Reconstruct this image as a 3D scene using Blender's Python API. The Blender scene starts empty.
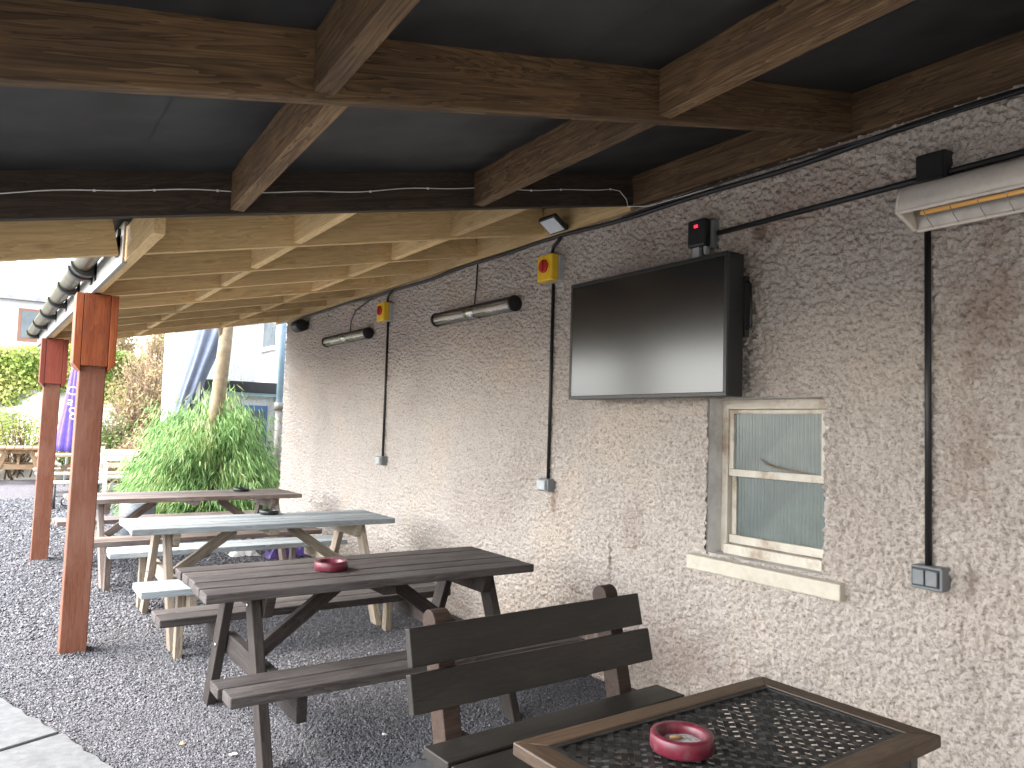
import bpy, math, random
import numpy as np
from mathutils import Vector, Matrix
random.seed(7); rng = np.random.default_rng(7)
SC = bpy.context.scene; COL = SC.collection
V = Vector
# ------------------------------------------------------------------ camera
F = 760.0
r_right = np.array
dY = np.array([(0-512)/F, -(413-384)/F, 1.0]); dY /= np.linalg.norm(dY)
up = np.array([.03, 1, 0.]); up[2] = -(up[0]*dY[0]+up[1]*dY[1])/dY[2]; up /= np.linalg.norm(up)
dX = np.cross(up, dY); dX /= np.linalg.norm(dX)
if dX[0] < 0: dX = -dX
Rm = np.stack([dX, dY, up])
cam = bpy.data.cameras.new('camera'); cam_o = bpy.data.objects.new('camera', cam); COL.objects.link(cam_o)
cam.sensor_width = 36; cam.lens = F/1024*36; cam.clip_end = 400; cam.clip_start = .02
cr, cu, cf = V(Rm[:, 0]), V(Rm[:, 1]), V(Rm[:, 2])
cam_o.matrix_world = Matrix(((cr.x, cu.x, -cf.x, 0), (cr.y, cu.y, -cf.y, 0), (cr.z, cu.z, -cf.z, 1.5), (0, 0, 0, 1)))
SC.camera = cam_o

# ------------------------------------------------------------------ materials
def new_mat(name):
    m = bpy.data.materials.new(name); m.use_nodes = True
    nt = m.node_tree; b = nt.nodes['Principled BSDF']
    return m, nt, b
def N(nt, t, **kw):
    n = nt.nodes.new(t)
    for k, v in kw.items():
        if k in ('operation', 'blend_type', 'data_type', 'attribute_name', 'feature', 'noise_dimensions', 'distance', 'wave_type', 'bands_direction'): setattr(n, k, v)
        else: n.inputs[k].default_value = v
    return n
def ramp(nt, stops, fac=None):
    r = nt.nodes.new('ShaderNodeValToRGB'); e = r.color_ramp.elements
    while len(e) > 1: e.remove(e[-1])
    e[0].position = stops[0][0]; e[0].color = (*stops[0][1], 1) if len(stops[0][1]) == 3 else stops[0][1]
    for p, c in stops[1:]:
        x = e.new(p); x.color = (*c, 1)
    if fac is not None: nt.links.new(fac, r.inputs[0])
    return r
def attr(nt, name):
    a = nt.nodes.new('ShaderNodeAttribute'); a.attribute_name = name; return a
def mixc(nt, fac, a, b, bt='MIX'):
    m = nt.nodes.new('ShaderNodeMix'); m.data_type = 'RGBA'; m.blend_type = bt
    for i, s in ((0, fac), (6, a), (7, b)):
        if isinstance(s, (int, float)): m.inputs[i].default_value = s
        elif isinstance(s, tuple): m.inputs[i].default_value = (*s, 1)
        else: nt.links.new(s, m.inputs[i])
    return m.outputs[2]
def math_(nt, op, a, b=None):
    m = nt.nodes.new('ShaderNodeMath'); m.operation = op
    for i, s in ((0, a), (1, b)):
        if s is None: continue
        if isinstance(s, (int, float)): m.inputs[i].default_value = s
        else: nt.links.new(s, m.inputs[i])
    return m.outputs[0]
def vmul(nt, v, s):
    m = nt.nodes.new('ShaderNodeVectorMath'); m.operation = 'MULTIPLY'
    nt.links.new(v, m.inputs[0]); m.inputs[1].default_value = s; return m.outputs[0]
def bump(nt, b, h, strength=.4, dist=.01):
    n = nt.nodes.new('ShaderNodeBump'); n.inputs['Strength'].default_value = strength; n.inputs['Distance'].default_value = dist
    nt.links.new(h, n.inputs['Height']); nt.links.new(n.outputs[0], b.inputs['Normal']); return n

def wood(name, dark, mid, light, rough=.7, wear=None, wear_amt=.35, knots=.6, spec=.3, bstr=.5):
    m, nt, b = new_mat(name)
    g = attr(nt, 'grain').outputs['Vector']
    n1 = N(nt, 'ShaderNodeTexNoise', Scale=1, Detail=7, Roughness=.65, Distortion=.4); nt.links.new(vmul(nt, g, (2.2, 75, 75)), n1.inputs['Vector'])
    n2 = N(nt, 'ShaderNodeTexNoise', Scale=1, Detail=3, Roughness=.5, Distortion=2.2); nt.links.new(vmul(nt, g, (1.1, 13, 13)), n2.inputs['Vector'])
    rings = math_(nt, 'FRACT', math_(nt, 'MULTIPLY', n2.outputs[0], 7.0))
    mixg = math_(nt, 'ADD', math_(nt, 'MULTIPLY', n1.outputs[0], .62), math_(nt, 'MULTIPLY', rings, .25))
    r = ramp(nt, [(.22, dark), (.45, mid), (.72, light)], mixg)
    col = r.outputs[0]
    # knots
    vo = N(nt, 'ShaderNodeTexVoronoi', Scale=1); nt.links.new(vmul(nt, g, (2.6, 9, 9)), vo.inputs['Vector'])
    kr = ramp(nt, [(.05, (1, 1, 1)), (.17, (0, 0, 0))], vo.outputs['Distance'])
    kf = math_(nt, 'MULTIPLY', kr.outputs[0], knots)
    col = mixc(nt, kf, col, tuple(c*.45 for c in dark))
    # blotchy weathering / stain
    n3 = N(nt, 'ShaderNodeTexNoise', Scale=1, Detail=5, Roughness=.6); nt.links.new(vmul(nt, g, (2.5, 9, 9)), n3.inputs['Vector'])
    wr = ramp(nt, [(.42, (0, 0, 0)), (.66, (1, 1, 1))], n3.outputs[0])
    if wear: col = mixc(nt, math_(nt, 'MULTIPLY', wr.outputs[0], wear_amt), col, wear)
    rv = attr(nt, 'rnd').outputs['Fac']
    tone = math_(nt, 'ADD', math_(nt, 'MULTIPLY', rv, .5), .75)
    mm = nt.nodes.new('ShaderNodeVectorMath'); mm.operation = 'SCALE'; nt.links.new(col, mm.inputs[0]); nt.links.new(tone, mm.inputs['Scale'])
    nt.links.new(mm.outputs[0], b.inputs['Base Color'])
    rr = math_(nt, 'ADD', math_(nt, 'MULTIPLY', n3.outputs[0], .3), rough-.15); nt.links.new(rr, b.inputs['Roughness'])
    b.inputs['Specular IOR Level'].default_value = spec
    bump(nt, b, math_(nt, 'ADD', n1.outputs[0], math_(nt, 'MULTIPLY', kr.outputs[0], .4)), bstr, .004)
    return m
def plain(name, c, rough=.5, metal=0, var=.15, scale=30, bstr=0, spec=.5, dirt=None, damt=.5):
    m, nt, b = new_mat(name)
    tc = nt.nodes.new('ShaderNodeTexCoord')
    n = N(nt, 'ShaderNodeTexNoise', Scale=scale, Detail=5, Roughness=.6); nt.links.new(tc.outputs['Object'], n.inputs['Vector'])
    lo = tuple(x*(1-var) for x in c); hi = tuple(min(1, x*(1+var)) for x in c)
    col = ramp(nt, [(.3, lo), (.7, hi)], n.outputs[0]).outputs[0]
    if dirt:
        n2 = N(nt, 'ShaderNodeTexNoise', Scale=scale*.35, Detail=6, Roughness=.7); nt.links.new(tc.outputs['Object'], n2.inputs['Vector'])
        dr = ramp(nt, [(.5, (0, 0, 0)), (.68, (1, 1, 1))], n2.outputs[0])
        col = mixc(nt, math_(nt, 'MULTIPLY', dr.outputs[0], damt), col, dirt)
    nt.links.new(col, b.inputs['Base Color'])
    b.inputs['Roughness'].default_value = rough; b.inputs['Metallic'].default_value = metal; b.inputs['Specular IOR Level'].default_value = spec
    if bstr: bump(nt, b, n.outputs[0], bstr, .005)
    return m
def leafmat(name, stops, trans=.35, rough=.5):
    m, nt, b = new_mat(name)
    rv = attr(nt, 'rnd').outputs['Fac']
    r = ramp(nt, stops, rv)
    nt.links.new(r.outputs[0], b.inputs['Base Color']); b.inputs['Roughness'].default_value = rough
    b.inputs['Specular IOR Level'].default_value = .3
    t = nt.nodes.new('ShaderNodeBsdfTranslucent'); nt.links.new(r.outputs[0], t.inputs[0])
    ms = nt.nodes.new('ShaderNodeMixShader'); ms.inputs[0].default_value = trans
    nt.links.new(b.outputs[0], ms.inputs[1]); nt.links.new(t.outputs[0], ms.inputs[2])
    nt.links.new(ms.outputs[0], nt.nodes['Material Output'].inputs[0])
    return m

M = {}
M['old_wood'] = wood('aged_brown_timber', (.042, .025, .013), (.15, .09, .045), (.27, .175, .088), .72, (.05, .032, .022), .5, .7)
M['old_dark'] = wood('dark_aged_timber', (.02, .014, .010), (.046, .032, .023), (.085, .06, .043), .75, (.03, .022, .018), .5, .6)
M['new_wood'] = wood('pale_new_timber', (.48, .315, .145), (.66, .465, .23), (.77, .585, .32), .65, (.36, .25, .13), .3, .55, bstr=.25)
M['post'] = wood('red_brown_stained_timber', (.125, .042, .022), (.17, .06, .031), (.215, .085, .045), .55, (.25, .125, .085), .5, .35, bstr=.4)
M['cap'] = wood('orange_stained_timber', (.15, .03, .010), (.27, .065, .017), (.36, .11, .032), .45, (.14, .03, .012), .5, .5, bstr=.25)
M['capred'] = wood('red_stained_timber', (.20, .040, .022), (.27, .055, .03), (.33, .08, .042), .45, (.17, .03, .018), .4, .3, bstr=.25)
M['fascia'] = wood('grey_white_fascia', (.24, .24, .22), (.34, .34, .32), (.42, .42, .40), .6, (.36, .34, .28), .35, .1, bstr=.3)
M['t_dark'] = wood('weathered_dark_timber', (.024, .019, .017), (.055, .045, .041), (.12, .103, .095), .7, (.15, .135, .125), .38, .4, bstr=.9)
M['t_leg'] = wood('stained_shaded_leg_timber', (.013, .010, .009), (.030, .023, .020), (.06, .048, .041), .72, (.08, .065, .055), .3, .4, bstr=.7)  # dark stain, deepened to put the shade under the table into the colour
M['t_pale'] = wood('sky_sheen_timber', (.16, .18, .19), (.29, .325, .335), (.43, .475, .485), .6, (.24, .22, .19), .45, .25, bstr=.7)  # pale boards with the blue-grey sky reflection put into the colour
M['t_raw'] = wood('raw_weathered_timber', (.16, .125, .09), (.28, .225, .165), (.40, .335, .26), .7, (.25, .22, .18), .4, .5, bstr=.5)
M['t_brown'] = wood('brown_stained_timber', (.082, .058, .045), (.145, .107, .086), (.26, .208, .175), .55, (.34, .28, .26), .5, .3, bstr=.6)
M['bench'] = wood('black_brown_stained_timber', (.011, .009, .007), (.017, .0145, .012), (.030, .025, .02), .5, (.05, .04, .030), .4, .2, bstr=.35, spec=.45)
M['bench_end'] = wood('brown_upright_timber', (.028, .017, .012), (.05, .03, .021), (.09, .056, .042), .6, (.05, .03, .02), .4, .2)
M['cafe'] = wood('brown_cafe_frame', (.038, .023, .013), (.068, .042, .024), (.11, .069, .040), .5, (.05, .03, .018), .4, .15, bstr=.4, spec=.45)
M['orange'] = wood('orange_new_timber', (.20, .115, .055), (.31, .195, .10), (.42, .29, .17), .65, (.48, .37, .25), .4, .3)
M['grey_slat'] = wood('bleached_bench_timber', (.36, .32, .25), (.50, .46, .38), (.62, .58, .5), .7, (.5, .44, .34), .3, .2)
M['felt'] = plain('dark_roof_felt', (.0215, .0222, .0245), .6, var=.55, scale=3.5, bstr=.3)
M['black'] = plain('black_plastic', (.012, .012, .013), .45, var=.2)
M['blackmetal'] = plain('black_powdercoat', (.018, .018, .018), .4, 0, .3, 60, .15)
M['lattice'] = plain('dark_cast_metal', (.022, .021, .020), .42, .3, .4, 50, .3, dirt=(.09, .085, .075), damt=.35)
M['grey_pl'] = plain('grey_plastic', (.16, .17, .175), .45, var=.1)
M['grey_pl2'] = plain('pale_grey_plastic', (.42, .43, .43), .45, var=.1)
M['yellow'] = plain('yellow_plastic', (.75, .47, .02), .4, var=.06)
M['red'] = plain('red_plastic', (.45, .02, .02), .4, var=.1)
M['cream'] = plain('cream_enamel', (.70, .64, .56), .42, var=.06, dirt=(.36, .28, .2), damt=.25)
M['steel'] = plain('polished_steel', (.55, .54, .52), .22, 1, .2)
M['chrome_r'] = plain('heater_reflector', (.34, .31, .27), .38, 1, .15, 12)
M['red_ash'] = plain('red_glazed_ashtray', (.115, .010, .022), .36, var=.3, scale=40, dirt=(.22, .13, .13), damt=.4)
M['ash'] = plain('ash', (.34, .33, .31), .9, var=.5, scale=90, bstr=.5)
M['black_ash'] = plain('black_ashtray', (.014, .015, .018), .35, var=.3)
M['white'] = plain('white_paint', (.75, .74, .72), .5, var=.05, dirt=(.4, .38, .34), damt=.2)
M['frame_w'] = plain('flaking_cream_paint', (.54, .49, .41), .55, var=.12, scale=14, dirt=(.25, .165, .10), damt=.9, bstr=.3)
M['sill'] = plain('painted_sill', (.52, .47, .38), .7, var=.08, scale=20, dirt=(.34, .28, .2), damt=.45, bstr=.25)
M['reveal'] = plain('painted_reveal', (.60, .58, .55), .8, var=.12, scale=14, dirt=(.3, .26, .22), damt=.5, bstr=.5)
M['glass_g'] = plain('reeded_glass', (.125, .15, .14), .22, var=.14, scale=4, dirt=(.20, .23, .20), damt=.4)
M['concrete'] = plain('pale_concrete', (.115, .117, .117), .85, var=.2, scale=22, bstr=.5, dirt=(.068, .066, .062), damt=.6)
M['blue_cloth'] = plain('blue_grey_cloth', (.15, .175, .24), .8, var=.15, scale=6)
M['purple'] = plain('purple_cloth', (.17, .11, .44), .75, var=.15, scale=7)
M['purple_d'] = plain('purple_bag', (.07, .04, .16), .5, var=.3, scale=30)
M['lettering'] = plain('white_lettering', (.8, .8, .8), .6, var=.02)
M['paper'] = plain('white_paper', (.7, .69, .66), .7, var=.08)
M['blue_paint'] = plain('blue_paint', (.07, .14, .30), .5, var=.1)
M['pipe_b'] = plain('pale_blue_pipe', (.33, .45, .55), .45, var=.1, scale=8)
M['pipe_d'] = plain('dirty_grey_pipe', (.22, .2, .18), .6, var=.3, scale=12)
M['gutter'] = plain('olive_gutter', (.085, .075, .036), .35, var=.25, scale=9)
M['slate'] = plain('pale_slate', (.32, .32, .32), .8, var=.25, scale=3, bstr=.4)
M['render_w'] = plain('white_render', (.72, .72, .72), .85, var=.06, scale=8)
M['stone_w'] = plain('pale_bank_stone', (.5, .47, .42), .9, var=.35, scale=2.2, bstr=.8, dirt=(.2, .19, .12), damt=.6)
M['bark'] = plain('pale_bark', (.29, .225, .14), .85, var=.3, scale=11, bstr=.8)
M['twig'] = plain('brown_twigs', (.20, .135, .08), .85, var=.3, scale=3)
M['tub'] = plain('grey_tub', (.16, .18, .2), .6, var=.2)
M['leaf_litter'] = plain('dry_leaf', (.42, .24, .1), .7, var=.3, scale=60)
M['lens'] = plain('floodlight_glass', (.62, .66, .7), .3, var=.05)
M['darkglass'] = plain('window_glass', (.09, .11, .12), .08, var=.3, scale=2)
M['window_brown'] = plain('brown_window_frame', (.26, .12, .07), .5)
M['purple_bag'] = M['purple_d']
M['bamboo'] = leafmat('bamboo_leaf', [(0, (.06, .13, .04)), (.45, (.215, .385, .13)), (.85, (.37, .53, .21)), (1, (.52, .53, .25))], .4, .45)
M['ivy'] = leafmat('ivy_leaf', [(0, (.13, .22, .04)), (.5, (.34, .44, .10)), (1, (.60, .58, .22))], .3, .4)
M['brown_leaf'] = leafmat('autumn_leaf', [(0, (.22, .16, .09)), (.4, (.38, .28, .16)), (.8, (.44, .38, .20)), (1, (.34, .40, .16))], .35, .6)
M['green_leaf'] = leafmat('green_leaf', [(0, (.04, .09, .02)), (.6, (.13, .21, .05)), (1, (.26, .30, .09))], .35, .5)
# heater bar that glows faintly
m, nt, b = new_mat('warm_heater_tube'); b.inputs['Base Color'].default_value = (.55, .30, .09, 1); b.inputs['Roughness'].default_value = .3; b.inputs['Metallic'].default_value = .3
b.inputs['Emission Color'].default_value = (1, .5, .15, 1); b.inputs['Emission Strength'].default_value = .022; M['tube'] = m
m, nt, b = new_mat('red_pilot_light'); b.inputs['Base Color'].default_value = (.5, .01, .02, 1); b.inputs['Emission Color'].default_value = (1, .02, .05, 1); b.inputs['Emission Strength'].default_value = .25; M['redlight'] = m
# tv screen : dark matt panel
m, nt, b = new_mat('matt_screen'); b.inputs['Base Color'].default_value = (.012, .013, .013, 1); b.inputs['Roughness'].default_value = .22; b.inputs['Specular IOR Level'].default_value = .75; b.inputs['Coat Weight'].default_value = .12; b.inputs['Coat Roughness'].default_value = .25; M['screen'] = m
# roughcast
def roughcast(name, base, use_stain=True):
    m, nt, b = new_mat(name)
    tc = nt.nodes.new('ShaderNodeTexCoord'); o = tc.outputs['Object']
    n1 = N(nt, 'ShaderNodeTexNoise', Scale=.9, Detail=5, Roughness=.6); nt.links.new(o, n1.inputs['Vector'])
    n2 = N(nt, 'ShaderNodeTexNoise', Scale=75, Detail=4, Roughness=.65); nt.links.new(o, n2.inputs['Vector'])
    n4 = N(nt, 'ShaderNodeTexNoise', Scale=4.5, Detail=6, Roughness=.7); nt.links.new(o, n4.inputs['Vector'])
    c = ramp(nt, [(.3, tuple(x*y for x, y in zip(base, (.86, .83, .82)))), (.5, base), (.7, tuple(x*y for x, y in zip(base, (1.08, 1.04, .98))))], n1.outputs[0]).outputs[0]
    sp = ramp(nt, [(.35, (.50, .465, .445)), (.5, (1, 1, 1))], n2.outputs[0]).outputs[0]
    c = mixc(nt, .85, c, sp, 'MULTIPLY')
    d = ramp(nt, [(.58, (0, 0, 0)), (.76, (1, 1, 1))], n4.outputs[0]).outputs[0]
    c = mixc(nt, math_(nt, 'MULTIPLY', d, .3), c, (.40, .31, .25))
    if use_stain:
        s = attr(nt, 'stain').outputs['Fac']; c = mixc(nt, s, c, (.10, .065, .04))
        s2 = attr(nt, 'algae').outputs['Fac']; c = mixc(nt, s2, c, (.22, .12, .075))
    nt.links.new(c, b.inputs['Base Color']); b.inputs['Roughness'].default_value = .8; b.inputs['Specular IOR Level'].default_value = .25
    vo = N(nt, 'ShaderNodeTexVoronoi', Scale=58); vo.inputs['Randomness'].default_value = 1; nt.links.new(o, vo.inputs['Vector'])
    h = math_(nt, 'ADD', math_(nt, 'MULTIPLY', n2.outputs[0], 1.0), math_(nt, 'MULTIPLY', vo.outputs['Distance'], -.8))
    bump(nt, b, h, .7, .013)
    return m
M['roughcast'] = roughcast('roughcast_render', (.51, .455, .402))
M['roughcast3'] = roughcast('roughcast_light_blocker', (.72, .68, .62), False)  # pale coat of the added blocker, bounces light onto the wall
M['roughcast2'] = roughcast('roughcast_white', (.60, .61, .62), False)
# gravel
def gravelmat(name, per_stone):
    m, nt, b = new_mat(name)
    if per_stone:
        f = attr(nt, 'rnd').outputs['Fac']
        r = ramp(nt, [(0, (.082, .082, .087)), (.35, (.122, .121, .128)), (.7, (.166, .165, .174)), (.95, (.225, .222, .23)), (1, (.31, .30, .30))], f)
        nt.links.new(r.outputs[0], b.inputs['Base Color'])
    else:
        tc = nt.nodes.new('ShaderNodeTexCoord'); o = tc.outputs['Object']
        vo = N(nt, 'ShaderNodeTexVoronoi', Scale=75); nt.links.new(o, vo.inputs['Vector'])
        sep = nt.nodes.new('ShaderNodeSeparateColor'); nt.links.new(vo.outputs['Color'], sep.inputs[0])
        r = ramp(nt, [(0, (.065, .061, .066)), (.5, (.125, .118, .126)), (1, (.195, .184, .196))], sep.outputs[0])
        n = N(nt, 'ShaderNodeTexNoise', Scale=.7, Detail=6, Roughness=.7); nt.links.new(o, n.inputs['Vector'])
        d = ramp(nt, [(.5, (0, 0, 0)), (.75, (1, 1, 1))], n.outputs[0]).outputs[0]
        c = mixc(nt, math_(nt, 'MULTIPLY', d, .35), r.outputs[0], (.14, .10, .075))
        nt.links.new(c, b.inputs['Base Color'])
        bump(nt, b, math_(nt, 'MULTIPLY', vo.outputs['Distance'], -1), 1, .012)
    b.inputs['Roughness'].default_value = .8; b.inputs['Specular IOR Level'].default_value = .3
    return m
M['gravel'] = gravelmat('gravel_bed', False); M['stone'] = gravelmat('crushed_stone', True)

# ------------------------------------------------------------------ object helpers
WORLD = {}
def tag(o, label=None, cat=None, group=None, kind=None):
    if label: o['label'] = label
    if cat: o['category'] = cat
    if group: o['group'] = group
    if kind: o['kind'] = kind
    return o
def empty(name, loc, label=None, cat=None, group=None, rz=0):
    o = bpy.data.objects.new(name, None); COL.objects.link(o); o.empty_display_size = .1
    o.location = loc; o.rotation_euler = (0, 0, rz)
    WORLD[o] = Matrix.Translation(V(loc)) @ Matrix.Rotation(rz, 4, 'Z')
    return tag(o, label, cat, group)
def link_mesh(name, me, mat, parent, center):
    o = bpy.data.objects.new(name, me); COL.objects.link(o)
    o.location = center; WORLD[o] = Matrix.Translation(V(center))
    if mat: me.materials.append(mat)
    if parent is not None:
        o.parent = parent; o.matrix_parent_inverse = WORLD[parent].inverted()
    return o
class MB:
    def __init__(s, xf=None): s.v = []; s.f = []; s.g = []; s.r = []; s.xf = xf or Matrix.Identity(4); s.smooth = []
    def add(s, vs, fs, gs=None, rnd=None, smooth=False):
        n = len(s.v); off = V((random.uniform(0, 50), random.uniform(0, 50), random.uniform(0, 50))); rnd = random.random() if rnd is None else rnd
        for i, p in enumerate(vs):
            p = V(p); s.v.append(s.xf @ p); s.g.append((V(gs[i]) if gs else p)+off); s.r.append(rnd)
        for f in fs: s.f.append([n+i for i in f]); s.smooth.append(smooth)
    def board(s, p0, p1, w, t, upv=(0, 0, 1), rnd=None):
        """board from p0 to p1 (centre line); t is thickness along upv, w across it"""
        p0, p1 = V(p0), V(p1); a = (p1-p0); L = a.length; a.normalize()
        u = V(upv); side = a.cross(u).normalized(); u = side.cross(a).normalized()
        vs, gs = [], []
        for l, e in ((p0, 0), (p1, L)):
            for i, j in ((-1, -1), (1, -1), (1, 1), (-1, 1)):
                vs.append(l+side*(i*w/2)+u*(j*t/2)); gs.append((e, i*w/2, j*t/2))
        s.add(vs, [(0, 1, 2, 3), (7, 6, 5, 4), (0, 4, 5, 1), (1, 5, 6, 2), (2, 6, 7, 3), (3, 7, 4, 0)], gs, rnd)
        return s
    def box(s, lo, hi, rnd=None):
        lo, hi = V(lo), V(hi); d = hi-lo
        ax = max(range(3), key=lambda i: d[i])
        vs = [(x, y, z) for z in (lo.z, hi.z) for (x, y) in ((lo.x, lo.y), (hi.x, lo.y), (hi.x, hi.y), (lo.x, hi.y))]
        order = {0: (0, 1, 2), 1: (1, 0, 2), 2: (2, 0, 1)}[ax]
        gs = [tuple(p[k] for k in order) for p in vs]
        s.add(vs, [(3, 2, 1, 0), (4, 5, 6, 7), (0, 1, 5, 4), (1, 2, 6, 5), (2, 3, 7, 6), (3, 0, 4, 7)], gs, rnd)
        return s
    def prism(s, pts, vec, rnd=None):
        """polygon pts (3D, planar) extruded by vec"""
        n = len(pts); vec = V(vec); vs = [V(p) for p in pts]+[V(p)+vec for p in pts]
        s.add(vs, [list(range(n))[::-1], list(range(n, 2*n))]+[(i, (i+1) % n, n+(i+1) % n, n+i) for i in range(n)], None, rnd); return s
    def tube(s, path, r, seg=8, closed_ends=True, radii=None):
        path = [V(p) for p in path]; vs, fs = [], []
        prev = None
        for k, p in enumerate(path):
            t = (path[min(k+1, len(path)-1)]-path[max(k-1, 0)]).normalized()
            ref = prev if prev is not None else (V((0, 0, 1)) if abs(t.z) < .9 else V((1, 0, 0)))
            a = (ref-t*ref.dot(t)).normalized(); bb = t.cross(a); prev = a
            rr = radii[k] if radii else r
            for i in range(seg):
                th = 2*math.pi*i/seg; vs.append(p+a*(rr*math.cos(th))+bb*(rr*math.sin(th)))
        for k in range(len(path)-1):
            for i in range(seg): fs.append((k*seg+i, k*seg+(i+1) % seg, (k+1)*seg+(i+1) % seg, (k+1)*seg+i))
        if closed_ends: fs.append(list(range(seg))[::-1]); fs.append([(len(path)-1)*seg+i for i in range(seg)])
        s.add(vs, fs, None, None, True); return s
    def lathe(s, prof, c=(0, 0, 0), seg=32):
        vs, fs = [], []; n = len(prof); c = V(c)
        for i in range(seg):
            th = 2*math.pi*i/seg
            for r, z in prof: vs.append(c+V((r*math.cos(th), r*math.sin(th), z)))
        for i in range(seg):
            for k in range(n-1): fs.append((i*n+k, ((i+1) % seg)*n+k, ((i+1) % seg)*n+k+1, i*n+k+1))
        s.add(vs, fs, None, None, True); return s
    def build(s, name, mat, parent=None, bevel=0, base=False, label=None, cat=None, group=None, kind=None):
        vs = np.array([tuple(v) for v in s.v]); lo, hi = vs.min(0), vs.max(0); c = (lo+hi)/2
        if base: c[2] = lo[2]
        me = bpy.data.meshes.new(name); me.from_pydata([tuple(v-c) for v in vs], [], s.f)
        a = me.attributes.new('grain', 'FLOAT_VECTOR', 'POINT'); a.data.foreach_set('vector', np.array([tuple(g) for g in s.g], dtype=np.float32).ravel())
        a = me.attributes.new('rnd', 'FLOAT', 'POINT'); a.data.foreach_set('value', np.array(s.r, dtype=np.float32))
        me.polygons.foreach_set('use_smooth', s.smooth); me.update()
        o = link_mesh(name, me, mat, parent, tuple(c))
        if bevel:
            md = o.modifiers.new('bevel', 'BEVEL'); md.width = bevel; md.segments = 2; md.limit_method = 'ANGLE'; md.angle_limit = math.radians(40)
        return tag(o, label, cat, group, kind)
def np_mesh(name, verts, faces, mat, parent=None, rnd=None, base=True, smooth=False, extra=None, **tags):
    """fast mesh: verts (n,3); faces (m,k) all k-gons"""
    lo, hi = verts.min(0), verts.max(0); c = (lo+hi)/2
    if base: c[2] = lo[2]
    me = bpy.data.meshes.new(name); k = faces.shape[1]
    me.vertices.add(len(verts)); me.vertices.foreach_set('co', (verts-c).astype(np.float32).ravel())
    me.loops.add(faces.size); me.loops.foreach_set('vertex_index', faces.astype(np.int32).ravel())
    me.polygons.add(len(faces)); me.polygons.foreach_set('loop_start', np.arange(0, faces.size, k, dtype=np.int32))
    if rnd is not None:
        a = me.attributes.new('rnd', 'FLOAT', 'POINT'); a.data.foreach_set('value', rnd.astype(np.float32))
    for nm, arr in (extra or {}).items():
        a = me.attributes.new(nm, 'FLOAT', 'POINT'); a.data.foreach_set('value', arr.astype(np.float32))
    me.update(calc_edges=True); me.validate()
    me.polygons.foreach_set('use_smooth', np.full(len(me.polygons), smooth))
    o = link_mesh(name, me, mat, parent, tuple(c)); return tag(o, **tags)
def leaves(P, D, L, W, jitter=.5):
    """diamond leaves at P pointing D. returns verts, faces"""
    n = len(P); D = D/np.linalg.norm(D, axis=1, keepdims=True)
    Rn = rng.normal(size=(n, 3)); S = np.cross(D, Rn); S /= np.linalg.norm(S, axis=1, keepdims=True)
    L = np.asarray(L).reshape(-1, 1); W = np.asarray(W).reshape(-1, 1)
    Nn = np.cross(S, D)
    v = np.stack([P, P+D*L*.42+S*W*.5+Nn*W*.15, P+D*L, P+D*L*.42-S*W*.5+Nn*W*.15], 1).reshape(-1, 3)
    return v, np.arange(4*n).reshape(n, 4)

# ------------------------------------------------------------------ world + sun
SUN_EL, SUN_AZ = math.radians(50), math.radians(-72)     # azimuth clockwise from +Y : veiled sun over the open yard on the left
w = bpy.data.worlds.new('World'); SC.world = w; w.use_nodes = True
nt = w.node_tree; bg = nt.nodes['Background']
sky = nt.nodes.new('ShaderNodeTexSky'); sky.sky_type = 'NISHITA'; sky.sun_disc = False
sky.sun_elevation = SUN_EL; sky.sun_rotation = SUN_AZ; sky.air_density = 1.0; sky.dust_density = 2.0; sky.ozone_density = 1.0
hs = nt.nodes.new('ShaderNodeHueSaturation'); hs.inputs['Saturation'].default_value = .38
nt.links.new(sky.outputs[0], hs.inputs['Color']); nt.links.new(hs.outputs[0], bg.inputs[0]); bg.inputs[1].default_value = .15
sl = bpy.data.lights.new('sun', 'SUN'); sl.energy = .5; sl.angle = math.radians(50); sl.color = (1, .95, .87)
so = bpy.data.objects.new('sun', sl); COL.objects.link(so)
sd = V((math.sin(SUN_AZ)*math.cos(SUN_EL), math.cos(SUN_AZ)*math.cos(SUN_EL), math.sin(SUN_EL)))
so.rotation_euler = sd.to_track_quat('Z', 'Y').to_euler(); so.location = (0, 0, 12)
vs_ = SC.view_settings; vs_.view_transform = 'Standard'; vs_.look = 'None'; vs_.gamma = 1; vs_.exposure = 3.36
SC.cycles.max_bounces = 10; SC.cycles.diffuse_bounces = 6

# ------------------------------------------------------------------ ground
g = MB(); S = 150
g.add([(-S, -S, 0), (S, -S, 0), (S, S, 0), (-S, S, 0)], [(0, 1, 2, 3)]); g.build('ground', M['gravel'], kind='structure')
def slab(pts):
    p = MB(); p.prism([(x, y, -.05) for x, y in pts], (0, 0, .075)); return p
path = MB()
A = [(.70, 3.05), (.488, 3.645), (.325, 4.160), (-4.0, 2.35), (-4, -3), (3.02, -3), (3.02, 3.04), (1.42, 3.07)]
Bp = [(.312, 4.185), (.085, 4.835), (-1.3, 9.0), (-4, 9), (-4, 2.38)]
def rough_edge(pts, idx):
    out = []
    for i, p in enumerate(pts):
        q = pts[(i+1) % len(pts)]; out.append(p)
        if i in idx:
            n = int(math.dist(p, q)/.05)
            for k in range(1, n):
                t = k/n; out.append((p[0]+(q[0]-p[0])*t+random.uniform(-.012, .012), p[1]+(q[1]-p[1])*t+random.uniform(-.012, .012)))
    return out
for pts, ix in ((A, (0, 1, 6, 7)), (Bp, (0,))):
    pts = rough_edge(pts, ix); path.prism([(x, y, -.05) for x, y in pts], (0, 0, .072))
path.build('path', M['concrete'], kind='structure', bevel=.006)
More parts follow.
